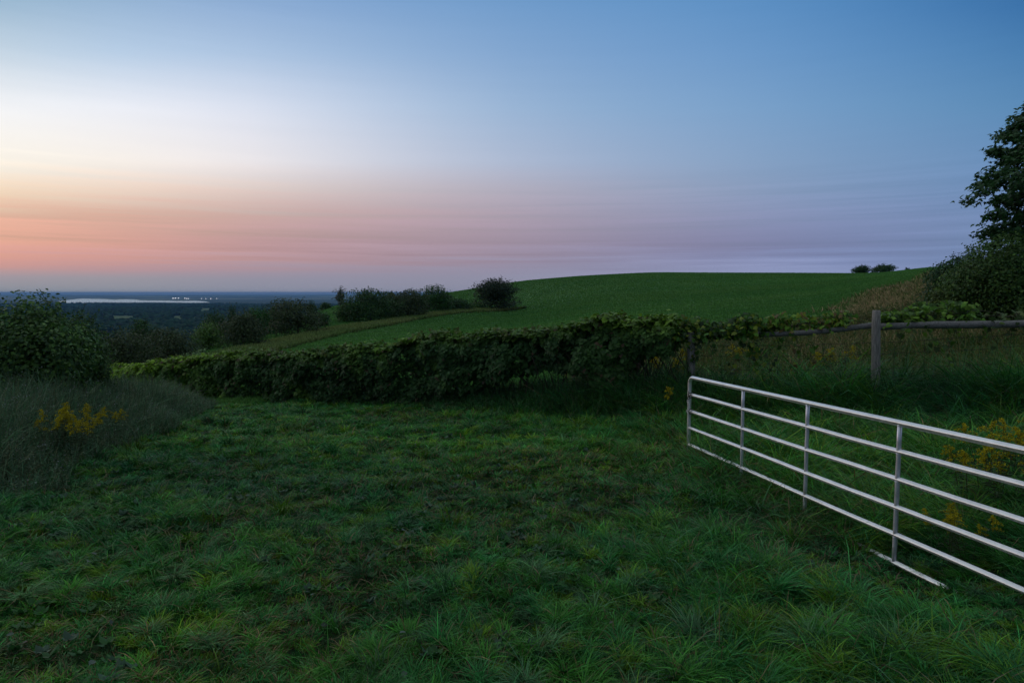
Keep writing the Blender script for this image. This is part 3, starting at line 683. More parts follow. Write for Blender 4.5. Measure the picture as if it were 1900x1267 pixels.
def maple():
    rng = np.random.default_rng(301); x0, y0 = 19.6, 22.5; z0 = gz(x0, y0)
    root = empty('maple_tree', (x0, y0, z0 - .05), 'tall maple with drooping layered boughs, cut off by the right edge', 'tree')
    O = np.array([x0, y0, z0 - .05]); st = MB(); b = MB()
    st.tube(limb((0, 0, 0), (.2, .1, 6), 7, rng, .02), np.linspace(.32, .2, 7), (.06, .052, .045), m=10)
    st.tube(limb((.2, .1, 6), (-.3, .2, 12), 6, rng, .03), np.linspace(.2, .05, 6), (.06, .052, .045), m=8)
    st.tube(limb((.15, .1, 4.2), (2.8, -.6, 9.5), 6, rng, .04), np.linspace(.16, .04, 6), (.06, .052, .045), m=7)
    st.build('trunk', M_BARK, root)
    boughs = [  # tip pixel, distance, start height on the trunk, thickness
     ((1796, 381), 20.5, 5.0, .55), ((1815, 352), 21.5, 5.4, .5), ((1832, 436), 20.8, 3.8, .5), ((1842, 292), 21.5, 6.2, .4), ((1858, 252), 22, 7.0, .4),
     ((1848, 400), 20, 4.6, .5), ((1866, 330), 20.5, 5.8, .6), ((1898, 236), 22.0, 7.4, .4), ((1872, 440), 19.8, 3.6, .6), ((1880, 380), 19.5, 4.8, .6), ((1852, 452), 20.2, 3.4, .6), ((1884, 466), 19.6, 3.2, .6), ((1886, 296), 20.5, 6.0, .6), ((1895, 268), 21, 6.5, .6), ((1862, 374), 21, 4.9, .6), ((1895, 345), 19.2, 5.2, .6)]
    tips = [(np.array(at(p[0], p[1], D)) - O, h, th) for p, D, h, th in boughs]
    for i in range(22):      # the rest of the crown, mostly outside the picture
        a = rng.uniform(-2.0, 2.4); hh = rng.uniform(3.2, 10.5); r = 4.8 * math.cos((hh - 4.5) / 7.5)
        tp = np.array([math.cos(a) * r, math.sin(a) * r, hh + rng.uniform(-.6, .4)])
        if ptx(tp[0] + x0, tp[1] + y0) > 1985: tips.append((tp, hh - rng.uniform(.2, 1.2), .6))
    for ti, (t, h, th) in enumerate(tips):
        st = MB()
        s = np.array([.1, .05, max(2.5, h)]); P = limb(s, t, 9, rng, .03); P[:, 2] += .35 * np.sin(np.linspace(0, 1, 9) * math.pi)
        st.tube(P, np.linspace(.075, .012, 9), (.05, .044, .038), m=5)
        L = np.linalg.norm(t - s)
        for q in range(26):      # side sprays
            u = rng.uniform(.3, 1.0); p0 = np.array([np.interp(u, np.linspace(0, 1, 9), P[:, k]) for k in range(3)])
            ax = unit(t - s); side = unit(np.cross(ax, [0, 0, 1.])) * rng.choice([-1, 1]); ln = rng.uniform(.35, 1.0) * (1.15 - u * .75) * min(1, th * 2.2)
            p1 = p0 + ln * unit(side * rng.uniform(.2, 1) + ax * .8 + np.array([0, 0, rng.uniform(-.5, .35)]))
            b.tube([p0, (p0 + p1) / 2 + [0, 0, .05], p1], [.014, .01, .005], (.05, .044, .038), m=3, cap=False)
            m = int(26 + 38 * ln); tt = rng.random(m)[:, None] ** .7
            pp = p0 + (p1 - p0) * tt + rng.normal(0, 1, (m, 3)) * [.13, .13, .07]
            nr = unit(rng.normal(0, .5, (m, 3)) + [-.15, -.1, .9]); X, Y, Z = basis(nr, rng)
            Yd = unit(Y + ax * .8 + np.array([0, 0, -.5])); X = unit(np.cross(Yd, nr)); Z = np.cross(X, Yd)
            b.template(pp, X, Yd, Z, rng.uniform(.08, .15, m), *MAPLE, np.array([.026, .085, .022]) * rng.uniform(.6, 1.45, (m, 1)) * rng.uniform(.8, 1.2))
        st.build('bough', M_BARK, root)
    lob = [(np.array(at(2050, 362, 21)) - O, (2.5, 3.0, 3.0)), (np.array(at(1995, 446, 20.3)) - O, (1.6, 2.0, 1.2)), (np.array(at(2125, 285, 22)) - O, (2.0, 2.4, 2.2))]
    crown_leaves(b, lob, 9000, .13, [(.024, .075, .022), (.032, .10, .026)], rng, T=MAPLE, fill=.5)
    b.build('crown', M_LEAF, root)
maple()

# ------------------------------------------------------------------ rail fence, vines
def rail_fence():
    rng = np.random.default_rng(401); ox, oy = 3.43, 13.0; O = np.array([ox, oy, gz(ox, oy)])
    root = empty('rail_fence', O, 'weathered grey log rail fence with wire mesh behind the gate', 'fence')
    tops = {3.43: -.76, 6.2: -.31, 9.25: -.2}
    for x, zt in tops.items():
        y = fence_y(x); z0 = gz(x, y); b = MB(); k = 9; t = np.linspace(0, 1, k)
        P = np.stack([x + .02 * np.sin(t * 5), y + .02 * np.cos(t * 4) + 0 * t, z0 - .3 + (zt - z0 + .3) * t], -1)
        P[-1] += [0, 0, .0]; R = (.072 + rng.normal(0, .003, k)) * np.linspace(1.05, .95, k)
        P = np.vstack([P, P[-1] + [0, 0, .012]]); R = np.append(R, R[-1] * .8)
        b.tube(P - O, R, (.27, .25, .235), m=14); b.build('post', M_WOOD_V, root, smooth=False)
    def rl(a, c, r0, r1):
        b = MB(); k = 12; t = np.linspace(0, 1, k)[:, None]; P = np.array(a) + (np.array(c) - np.array(a)) * t
        P[:, 2] += .02 * np.sin(t[:, 0] * 7) - .03 * np.sin(t[:, 0] * math.pi); P[:, 1] += rng.normal(0, .006, k)
        b.tube(P - O, np.linspace(r0, r1, k) + rng.normal(0, .003, k), (.20, .195, .195), m=12); b.build('rail', M_WOOD, root)
    rl(at(1020, 640, fence_y(.6) - .12), at(1292, 629, 13.15), .042, .045)
    rl(at(1270, 628, 13.15), at(1634, 603, 11.78), .045, .052)
    rl(at(1622, 607, 11.78), at(2080, 588, 10.45), .058, .062)
    # woven wire: five strands and upright stays, one mesh panel per bay
    for xa, xb in ((3.43, 6.2), (6.2, 9.25), (9.25, 12)):
        b = MB(); ya, yb = fence_y(xa), fence_y(xb); za, zb = gz(xa, ya), gz(xb, yb)
        for h in (.25, .5, .75, 1.0, 1.2):
            t = np.linspace(0, 1, 9)[:, None]; P = np.array([xa, ya + .1, za + h]) * (1 - t) + np.array([xb, yb + .1, zb + h]) * t
            P[:, 2] += -.025 * np.sin(t[:, 0] * math.pi) + rng.normal(0, .006, 9)
            b.tube(P - O, .0038, (.06, .05, .045), m=4, cap=False)
        for q in range(1, 8):
            u = q / 8 + rng.normal(0, .01); p = np.array([xa + (xb - xa) * u, ya + (yb - ya) * u + .1, za + (zb - za) * u])
            b.tube(np.array([p + [0, 0, .2], p + [rng.normal(0, .015), 0, .7], p + [rng.normal(0, .015), 0, 1.2]]) - O, .0034, (.06, .05, .045), m=4, cap=False)
        b.build('wire_mesh', M_STEM, root)
M_WOOD_V = mat_tint('post_wood', .9, .12, noise=(.4, 1.5), bump=.8, bscale=20, stretch=(4, 4, .3))
rail_fence()

def vine_leaves(b, pos, out, cols, rng, smin=.08, smax=.15, droop=.35):
    n = len(pos); nr = unit(out + rng.normal(0, .62, (n, 3)) + np.array([0, 0, .25]))
    dn = np.array([0, 0, -1.]) + rng.normal(0, droop, (n, 3)); Y = unit(dn - nr * (dn * nr).sum(1)[:, None]); X = np.cross(Y, nr)
    b.template(pos, X, Y, nr, rng.uniform(smin, smax, n), *VINE, cols)

HP = [(-20, 1.15), (-14.4, 1.2), (-11.5, 1.25), (-8.45, 1.38), (-6.5, 1.33), (-5.05, 1.36), (-3.2, 1.5), (-1.26, 1.62), (.0, 1.58), (.6, 1.62), (1.4, 1.78), (2.1, 1.95), (2.55, 1.72), (3.0, 1.62), (3.6, 1.5)]
def hedge_top(x): return np.interp(x, [p[0] for p in HP], [p[1] for p in HP]) + (fbm(x * 2.2, x * 0 + 5, 95) - .5) * .30 + (fbm(x * .9, x * 0 + 7, 93) - .5) * .22
def hedge_bot(x): return np.interp(x, [-20, -1.8, -.7, .5, 1.4, 1.9, 2.3, 2.6, 3.2, 4], [.0, .0, .5, .85, .98, .55, .5, 1.0, 1.15, 1.2]) + (fbm(x * 3.1, x * 0 + 8, 96) - .5) * .25 * (np.asarray(x) > -1.6)
def vine_hedge():
    rng = np.random.default_rng(501); ox, oy = -6.0, 18.9; O = np.array([ox, oy, gz(ox, oy)])
    root = empty('vine_hedge', O, 'long dense hedge of wild grape vine smothering the fence from centre to left', 'hedge')
    b = MB(); n = 84000
    s = rng.uniform(fence_s(-19), fence_s(3.15), n); x, y = fence_xy(s)
    dx = np.interp(s, FS[:-1], np.diff(FENCE[:, 0])) ; T = unit(np.stack([np.gradient(FENCE[:, 0], FS)[np.clip(np.searchsorted(FS, s), 0, len(FS) - 1)], np.gradient(FENCE[:, 1], FS)[np.clip(np.searchsorted(FS, s), 0, len(FS) - 1)]], -1))
    Nn = np.stack([T[:, 1], -T[:, 0]], -1); Nn *= np.where(Nn[:, 1:] > 0, -1, 1)     # horizontal, towards the lawn
    th = .33 + .22 * fbm(s * .9, s * 0 + 1, 97) ; top = hedge_top(x); bot = hedge_bot(x)
    # cross-section angle: -90 front bottom .. 0 front .. 90 top .. 180 back
    u = rng.random(n) ; v = rng.random(n)
    front = u < .62; topf = (u >= .62) & (u < .86)
    hh = np.where(front, bot + (top - bot) * v, np.where(topf, top, bot + (top - bot) * v))
    bul = (fbm(s * 1.7, hh * 1.9, 98, 4) - .5) * .8
    rnd = np.sqrt(np.clip(1 - np.clip((hh - (top - .35)) / .35, 0, 1) ** 2, 0, 1))
    off = np.where(front, th * (.35 + .65 * rnd) + bul, np.where(topf, (v * 2 - 1) * th * .8, -th * (.35 + .65 * rnd) - bul))
    depth = np.where(rng.random(n) < .4, rng.uniform(0, .35, n), 0); off = off - np.sign(off) * depth
    outx = np.where(front, 1., np.where(topf, v * .8 - .4, -1.)); outz = np.where(topf, 1.2, .1 + .9 * (1 - rnd))
    P = np.stack([x + Nn[:, 0] * off, y + Nn[:, 1] * off, 0 * x], -1); P[:, 2] = ground_z(P[:, 0], P[:, 1]) * .5 + ground_z(x, y) * .5 + hh + rng.normal(0, .03, n) + np.where(topf, bul * .3 + np.abs(rng.normal(0, .05, n)), 0)
    out = np.stack([Nn[:, 0] * outx, Nn[:, 1] * outx, outz], -1)
    holes = fbm(s * 2.4, hh * 2.4, 99); ok = (holes > .40 + .05 * rng.random(n)) | ~front | (depth > .1)
    young = np.clip((sstep(-.26, .05, hh - top) * (.6 + .3 * sstep(-6, -10, x) + .25 * sstep(1, 2.5, x)) + .06 + .5 * sstep(-6.5, -12, x) * sstep(.4, .6, fbm(s * 1.3, hh * 2, 90)) + .5 * sstep(.58, .68, fbm(s * 1.1 + hh, hh * .9, 89))) * (.5 + rng.random(n)), 0, 1.2)
    hue = fbm(s * .8, hh * 1.5, 94)
    yel = sstep(-6, -12, x) * .9 + sstep(.8, 2.2, x) * .4
    c = np.array([.028, .082, .024]) * (1 - young[:, None] * .85) + np.array([.13, .25, .026]) * (young[:, None] * .85)
    c = c * (1 + yel[:, None] * np.array([.9, .7, .2])) * rng.uniform(.65, 1.35, (n, 1)) * (.7 + .6 * hue[:, None])
    br = rng.random(n) < .03; c[br] = np.array([.09, .06, .035])
    vine_leaves(b, P[ok] - O, out[ok], c[ok], rng, .055, .115)
    st = b; xs = rng.uniform(-19, 3.4, 420)       # shoots above the top
    for x1 in xs:
        y1 = fence_y(x1); z1 = gz(x1, y1) + float(hedge_top(np.array([x1]))[0]); a = rng.uniform(0, 6.28); L = rng.uniform(.08, .38)
        p0 = np.array([x1 + rng.normal(0, .05), y1 + rng.normal(0, .18), z1 - .06]); p1 = p0 + np.array([math.cos(a) * L * .8, math.sin(a) * L * .4, L * .7])
        st.tube(np.array([p0, (p0 + p1) / 2 + [0, 0, .03], p1]) - O, [.005, .004, .003], (.10, .09, .04), m=3, cap=False)
        m = 5; t = np.linspace(.2, 1, m)[:, None]; pp = p0 + (p1 - p0) * t + rng.normal(0, .02, (m, 3))
        vine_leaves(b, pp - O, rnd_unit(m, rng) * .6 + [0, -.3, .5], np.array([.11, .15, .035]) * rng.uniform(.6, 1.3, (m, 1)), rng, .05, .1)
    for q in range(70):       # woody vine stems, arcs hanging at the open right end
        x1 = rng.uniform(-18, 3.8) if q < 35 else rng.uniform(-.6, 3.4); y1 = fence_y(x1) - rng.uniform(-.1, .35); g = gz(x1, y1); tp = float(hedge_top(np.array([x1]))[0])
        x2 = x1 + rng.uniform(-.7, .7); P = [(x1, y1, g), (x1 + rng.normal(0, .1), y1 + rng.normal(0, .05), g + tp * .35), ((x1 + x2) / 2, y1 + .05, g + tp * .65), (x2, fence_y(x2), g + tp * .95)]
        P = np.array(P); t = np.linspace(0, 3, 10); P = np.stack([np.interp(t, range(4), P[:, k]) for k in range(3)], -1); P[1:-1] += rng.normal(0, .02, (8, 3))
        st.tube(P - O, np.linspace(.014, .006, 10), (.06, .048, .036), m=5, cap=False)
    for q in range(12):
        x1 = rng.uniform(2.3, 3.35); y1 = fence_y(x1) - .08; w = rng.uniform(.15, .4); g = gz(x1, y1) + 1.15; t = np.linspace(0, 1, 10)
        P = np.stack([x1 + w * t, y1 + 0 * t, g - rng.uniform(.25, .6) * np.sin(t * math.pi)], -1); st.tube(P - O, .005, (.05, .04, .03), m=4, cap=False)
    b.build('foliage', M_LEAF, root)
vine_hedge()

def rail_vine(name_label, xa, xb, n, hgt, seed, col, dropn, cat='vine'):
    rng = np.random.default_rng(seed); ox = (xa + xb) / 2; oy = fence_y(ox); O = np.array([ox, oy, gz(ox, oy)])
    root = empty('grape_vine', O, name_label, cat)
    def railz(x):   # height of the rail's axis along the fence
        Yr = fence_y(x); p = ptx(x, Yr); return -(np.interp(p, [1020, 1284, 1631, 2080], [640, 628, 604, 588]) - HOR) / F * Yr
    b = MB(); st = b
    x = rng.uniform(xa, xb, n); u = fbm(x * 1.8, x * 0, seed); env = np.sin(np.clip((x - xa) / (xb - xa), 0, 1) * math.pi) ** .35
    keep = rng.random(n) < np.clip(.25 + 1.5 * (fbm(x * 2.5, x * 0 + 2, seed + 5) - .25), 0, 1); x, u, env = x[keep], u[keep], env[keep]; m = len(x)
    z = railz(x) + rng.uniform(-.12 if seed == 601 else -.03, 1, m) * hgt * (.4 + 1.1 * u) * env
    y = fence_y(x) + np.where(x < 4.45, .0, .34) + rng.normal(0, .12, m)
    c = np.array(col)[rng.integers(0, len(col), m)] * rng.uniform(.65, 1.35, (m, 1))
    vine_leaves(b, np.stack([x, y, z], -1) - O, np.stack([rng.normal(0, .5, m), -np.ones(m) * .6, np.ones(m) * .6], -1), c, rng, .05, .11)
    for q in range(dropn):    # hanging strands
        x1 = rng.uniform(xa, xb); L = rng.uniform(.15, .75); k = 9; t = np.linspace(0, 1, k)
        P = np.stack([x1 + .1 * np.sin(t * 4 + q), np.full(k, fence_y(x1) - .1), railz(x1) - L * t], -1); st.tube(P - O, .004, (.07, .06, .04), m=3, cap=False)
        mm = int(22 * L) + 3; tt = rng.random(mm); pp = np.stack([np.interp(tt, t, P[:, k]) for k in range(3)], -1) + rng.normal(0, .05, (mm, 3))
        vine_leaves(b, pp - O, rng.normal(0, .5, (mm, 3)) + [0, -.8, .2], np.array(col)[rng.integers(0, len(col), mm)] * rng.uniform(.45, .9, (mm, 1)), rng, .05, .1)
    for q in range(int((xb - xa) * 7)):
        x1 = rng.uniform(xa, xb); L = rng.uniform(.3, .9); t = np.linspace(0, 1, 7)
        P = np.stack([x1 + L * t, fence_y(x1 + L * t) + .34 + .06 * np.sin(t * 3 + q), railz(x1 + L * t) + .05 + hgt * .5 * rng.random() * np.sin(t * math.pi)], -1); st.tube(P - O, .005, (.07, .055, .04), m=4, cap=False)
    b.build('foliage', M_LEAF, root)
YG = [(.14, .27, .026), (.10, .24, .026), (.21, .28, .030), (.06, .17, .024)]
rail_vine('bushy green grape vine heaped over the rail above the left fence post', 3.1, 4.75, 1900, .40, 601, YG[1:] + [(.04, .08, .028)], 9)
rail_vine('yellowing grape vine sprawling along the middle rail', 4.6, 6.1, 900, .36, 602, YG + [(.20, .14, .05)], 3)
rail_vine('bright green grape vine heaped behind the rail right of the second post', 6.35, 7.85, 1250, .38, 603, YG[:2] + [(.06, .12, .03)], 5)
rail_vine('loose grape vine strands trailing down the fence at the right edge', 7.5, 9.3, 200, .12, 604, [(.06, .11, .03), (.08, .12, .03)], 7)

# ------------------------------------------------------------------ metal farm gate
def galvanised(base=.86, rmin=.38, blue=1.03):
    m = bpy.data.materials.new('galvanised_steel'); m.use_nodes = True; t = m.node_tree; p = t.nodes['Principled BSDF']
    tcn = N(t, 'ShaderNodeTexCoord'); n = N(t, 'ShaderNodeTexNoise', inp={'Scale': 5.0, 'Detail': 12.0, 'Roughness': .8}); t.links.new(tcn.outputs['Object'], n.inputs['Vector'])
    v = N(t, 'ShaderNodeTexVoronoi', inp={'Scale': 70.0}); t.links.new(tcn.outputs['Object'], v.inputs['Vector'])
    cr = N(t, 'ShaderNodeMapRange', inp={'From Min': .3, 'From Max': .75, 'To Min': rmin - .08, 'To Max': rmin + .22}); t.links.new(n.outputs[0], cr.inputs[0])
    bc = N(t, 'ShaderNodeMapRange', inp={'From Min': .3, 'From Max': .7, 'To Min': base * .68, 'To Max': base * 1.12}); t.links.new(n.outputs[0], bc.inputs[0])
    c = N(t, 'ShaderNodeCombineXYZ')
    t.links.new(bc.outputs[0], c.inputs[0]); t.links.new(bc.outputs[0], c.inputs[1]); t.links.new(math_n(t, 'MULTIPLY', bc.outputs[0], blue), c.inputs[2])
    t.links.new(c.outputs[0], p.inputs['Base Color']); t.links.new(cr.outputs[0], p.inputs['Roughness']); p.inputs['Metallic'].default_value = .8
    b = N(t, 'ShaderNodeBump', inp={'Strength': .12, 'Distance': .002}); t.links.new(v.outputs[0], b.inputs['Height']); t.links.new(b.outputs[0], p.inputs['Normal'])
    return m
M_STEEL = galvanised(); M_STAY = galvanised(.76, .42, 1.10)
def farm_gate():
    # rail heights along the gate (pixel rows read at the free end and at the third stay)
    top_a, top_b = -.975 * 1.215, 0
    A = np.array(at(1280, 700, 9.6)); B3 = np.array(at(1670, 785, 5.69)); d3 = (B3 - A) / np.linalg.norm((B3 - A)[:2])
    def P(s, k): return A + d3 * s + np.array([0, 0, -k * .24])         # s metres along, k-th rail down
    L = 5.3; O = P(L, 5) + np.array([0, 0, -.1])
    root = empty('farm_gate', O, 'silver tubular steel farm gate standing open in the grass at the right', 'gate')
    r = .0235; col = (.7, .7, .7)
    b = MB(); cr = .09; arc = [P(cr - cr * math.cos(a), 0) + [0, 0, -cr + cr * math.sin(a)] for a in np.linspace(0, math.pi / 2, 9)]
    pts = [P(0, 5) + [0, 0, -.03], P(0, 3), P(0, 1)] + arc + [P(L * t, 0) for t in np.linspace(.1, 1 - cr / L, 8)]
    arc2 = [P(L - cr + cr * math.sin(a), 0) + [0, 0, -cr + cr * math.cos(a)] for a in np.linspace(0, math.pi / 2, 9)][1:]
    b.tube(np.array(pts + arc2 + [P(L, 2), P(L, 5)]) - O, .0230, col, m=32, squash=3.6); b.build('frame', M_STEEL, root, smooth=False)
    for k in range(1, 6):
        b = MB(); ss = np.linspace(.022, L - .022, 40); rg = np.random.default_rng(40 + k); Q = np.array([P(q, k) for q in ss]); Q[:, 2] += .010 * (fbm(ss * .9, ss * 0 + k, 61) - .5) - .005 * np.sin(ss / L * math.pi); Q[:, 0] += .012 * (fbm(ss * .8, ss * 0 + k, 62) - .5)
        b.tube(Q - O, .0208 * (1 - .10 * (rg.random(40) < .06)), col, m=32, squash=3.6); b.build('rail', M_STEEL, root)
    for s in (1.452, 2.72, 3.98):
        b = MB(); top = P(s, 0) - [0, 0, .01]; bot = P(s, 5) - [0, 0, .012]; rg = np.random.default_rng(int(s * 100))
        b.tube(np.linspace(top, bot, 9) - O + np.concatenate([np.zeros((1, 3)), rg.normal(0, .0012, (7, 3)), np.zeros((1, 3))]), .0185, col, m=16, squash=2.2)
        up = b.build('upright', M_STAY, root, smooth=True); up['label'] = 'duller blue grey upright'
        for k in range(6):       # weld beads where the upright meets each rail
            c = P(s, k); w = MB(); a8 = np.linspace(0, 2 * math.pi, 11); w.tube(c - O - [0, 0, .021] + np.stack([np.cos(a8) * .0195, np.sin(a8) * .0195, 0 * a8], -1), .0035, (.5, .5, .5), m=5, cap=False); w.build('weld_bead', M_STAY, up)
    # latch chain hanging at the free end
    c0 = P(.06, 1) + [-.012, -.01, .03]; mch = mat_tint('rusty_chain', .6, .5, metallic=.7, noise=(.5, 1.4), bscale=60)
    ch = MB(); nn = 13
    for i in range(nn):
        p = c0 + np.array([-.03 + .012 * math.sin(i), -.006 + .01 * math.cos(i * 1.7), -.024 * i]); a = np.linspace(0, 2 * math.pi, 11)
        ax = np.array([1, .2, 0]) if i % 2 else np.array([.2, 1, 0]); ax = ax / np.linalg.norm(ax)
        ring = p + np.outer(np.cos(a) * .013, ax) + np.outer(np.sin(a) * .021, [0, 0, 1]); ch.tube(ring, .0048, (.10, .09, .08) if i < 5 else (.75, .74, .76), m=5, cap=False)
    a = np.linspace(0, 2 * math.pi, 19)       # loop over the second rail
    ch.tube(c0 + [-.0, 0, -.04] + np.outer(np.cos(a) * .034, [1, .2, 0]) + np.outer(np.sin(a) * .036, [0, 0, 1]), .006, (.10, .085, .075), m=5, cap=False)
    ch.tube(P(.06, 2) + np.outer(np.cos(a) * .036, [1, .2, 0]) + np.outer(np.sin(a) * .036, [0, 0, 1]), .006, (.12, .10, .09), m=5, cap=False)
    co = ch.build('chain', mch, origin=c0); tag(co, 'short rusty latch chain hanging between two rails at the gate end', 'chain')
farm_gate()

# ------------------------------------------------------------------ goldenrod plants
def goldenrod(seed, H, ns=4):
    rng = np.random.default_rng(seed); lf = MB(); out = []
    for s in range(ns):
        st = MB(); fl = MB()
        a = rng.uniform(0, 6.28); off = np.array([math.cos(a), math.sin(a), 0]) * rng.uniform(.02, .09); h = H * rng.uniform(.8, 1.0)
        ln = np.array([math.cos(a), math.sin(a), 0]) * h * rng.uniform(.08, .3); t = np.linspace(0, 1, 8)[:, None]
        P = off + ln * t ** 1.6 + np.array([0, 0, h]) * t; st.tube(P, np.linspace(.005, .002, 8), (.06, .075, .03), m=4, cap=False)
        n = 34; u = rng.uniform(.08, .86, n); pp = np.stack([np.interp(u, t[:, 0], P[:, k]) for k in range(3)], -1); b_ = rng.uniform(0, 6.28, n)
        Yv = unit(np.stack([np.cos(b_), np.sin(b_), rng.uniform(-.1, .6, n)], -1)); Xv = unit(np.cross(Yv, [0, 0, 1.])); T = OVAL[0] * [.42, 1, 1]
        lf.template(pp, Xv, Yv, np.cross(Xv, Yv), rng.uniform(.05, .085, n), T, OVAL[1], np.array([.045, .08, .03]) * rng.uniform(.7, 1.3, (n, 1)))
        tip = P[-1]; fl.tube([tip - [0, 0, .17], tip - [0, 0, .08], tip], .002, (.09, .09, .03), m=3, cap=False)
        for q in range(11):       # arching one-sided flower branches
            b1 = rng.uniform(0, 6.28); L = rng.uniform(.05, .13) * (1.2 - q * .06); z = -.16 + q * .017; tt = np.linspace(0, 1, 6)[:, None]
            Q = tip + [0, 0, z] + np.array([math.cos(b1), math.sin(b1), 0]) * L * tt + np.array([0, 0, 1]) * (L * .9 * tt - L * .85 * tt ** 2.2)
            st.tube(Q, .0016, (.09, .09, .03), m=3, cap=False); m = 34; w = rng.random(m); pf = np.stack([np.interp(w, tt[:, 0], Q[:, k]) for k in range(3)], -1) + rng.normal(0, .006, (m, 3)) + [0, 0, .005]
            fl.template(pf, *basis(rnd_unit(m, rng), rng), rng.uniform(.010, .018, m), *LEAF4, np.array([.52, .44, .02]) * rng.uniform(.55, 1.15, (m, 1)))
        out += [('stem', st, 'M_STEM'), ('flower_plume', fl, 'M_PETAL')]
    return out + [('leaves', lf, 'M_LEAF')]
protos = []
for i, (H, ns) in enumerate(((.85, 4), (.72, 4), (.8, 4), (.6, 1))):
    protos.append(goldenrod(700 + i, H, ns))
_cache = {}
def place_goldenrod(k, x, y, rz, s, label, group=None):
    z = gz(x, y); root = empty('goldenrod', (x, y, z - .01), label, 'wildflower', group); root.rotation_euler = (0, 0, rz); root.scale = (s, s, s)
    if k not in _cache:
        _cache[k] = [m_.build(nm, globals()[mt], root) for nm, m_, mt in protos[k]]
    else:
        for src in _cache[k]:
            c = src.copy(); COL.objects.link(c); c.parent = root
def gr_at(px, py, Y, k, rz, label, group=None):
    """plume top at pixel height py for distance Y"""
    p = at(px, py, Y); z = gz(p[0], p[1]); H = (.85, .72, .8, .6)[k]; place_goldenrod(k, p[0], p[1], rz, max(.5, (p[2] - z) / H), label, group)
gl = 'goldenrod flower clump'
gr_at(116, 750, 8.9, 0, .3, 'yellow goldenrod with the brightest plume on the left bank')
gr_at(101, 760, 8.8, 1, 2.2, 'goldenrod leaning left of the brightest plume on the left bank')
gr_at(140, 753, 9.0, 2, 4.0, 'goldenrod just right of the brightest plume on the left bank')
gr_at(160, 762, 9.3, 1, 2.6, 'shorter goldenrod at the right end of the bright group on the left bank')
gr_at(128, 772, 8.5, 2, 5.2, 'low goldenrod in front of the bright group on the left bank')
gr_at(205, 757, 9.9, 0, 1.0, 'faint goldenrod deeper in the bank weeds, right of the bright group')
gr_at(1838, 793, 6.3, 0, .8, 'goldenrod plume showing just under the top gate rail')
gr_at(1885, 765, 6.9, 2, 2.9, 'tall goldenrod at the right edge above the top gate rail')
gr_at(1880, 796, 6.0, 1, 1.9, 'goldenrod crossed by the top gate rail at the right edge')
gr_at(1806, 826, 6.4, 1, 4.4, 'slender goldenrod between the second and third gate rails')
gr_at(1764, 940, 5.45, 0, 5.6, 'broad golden goldenrod spray between the lower gate rails, left part')
gr_at(1806, 946, 5.4, 2, 1.4, 'golden goldenrod spray between the lower gate rails, right part')
gr_at(1533, 640, 13.4, 1, .2, 'goldenrod blooming behind the wire mesh in the middle fence bay')
gr_at(1256, 712, 12.0, 3, .9, 'small pale goldenrod in front of the left fence post')
gr_at(1380, 640, 13.8, 0, 3.3, 'dull yellow goldenrod behind the wire right of the left post')
gr_at(1238, 648, 14.2, 2, 2.3, 'dull yellow goldenrod glimpsed behind the hanging vine stems')

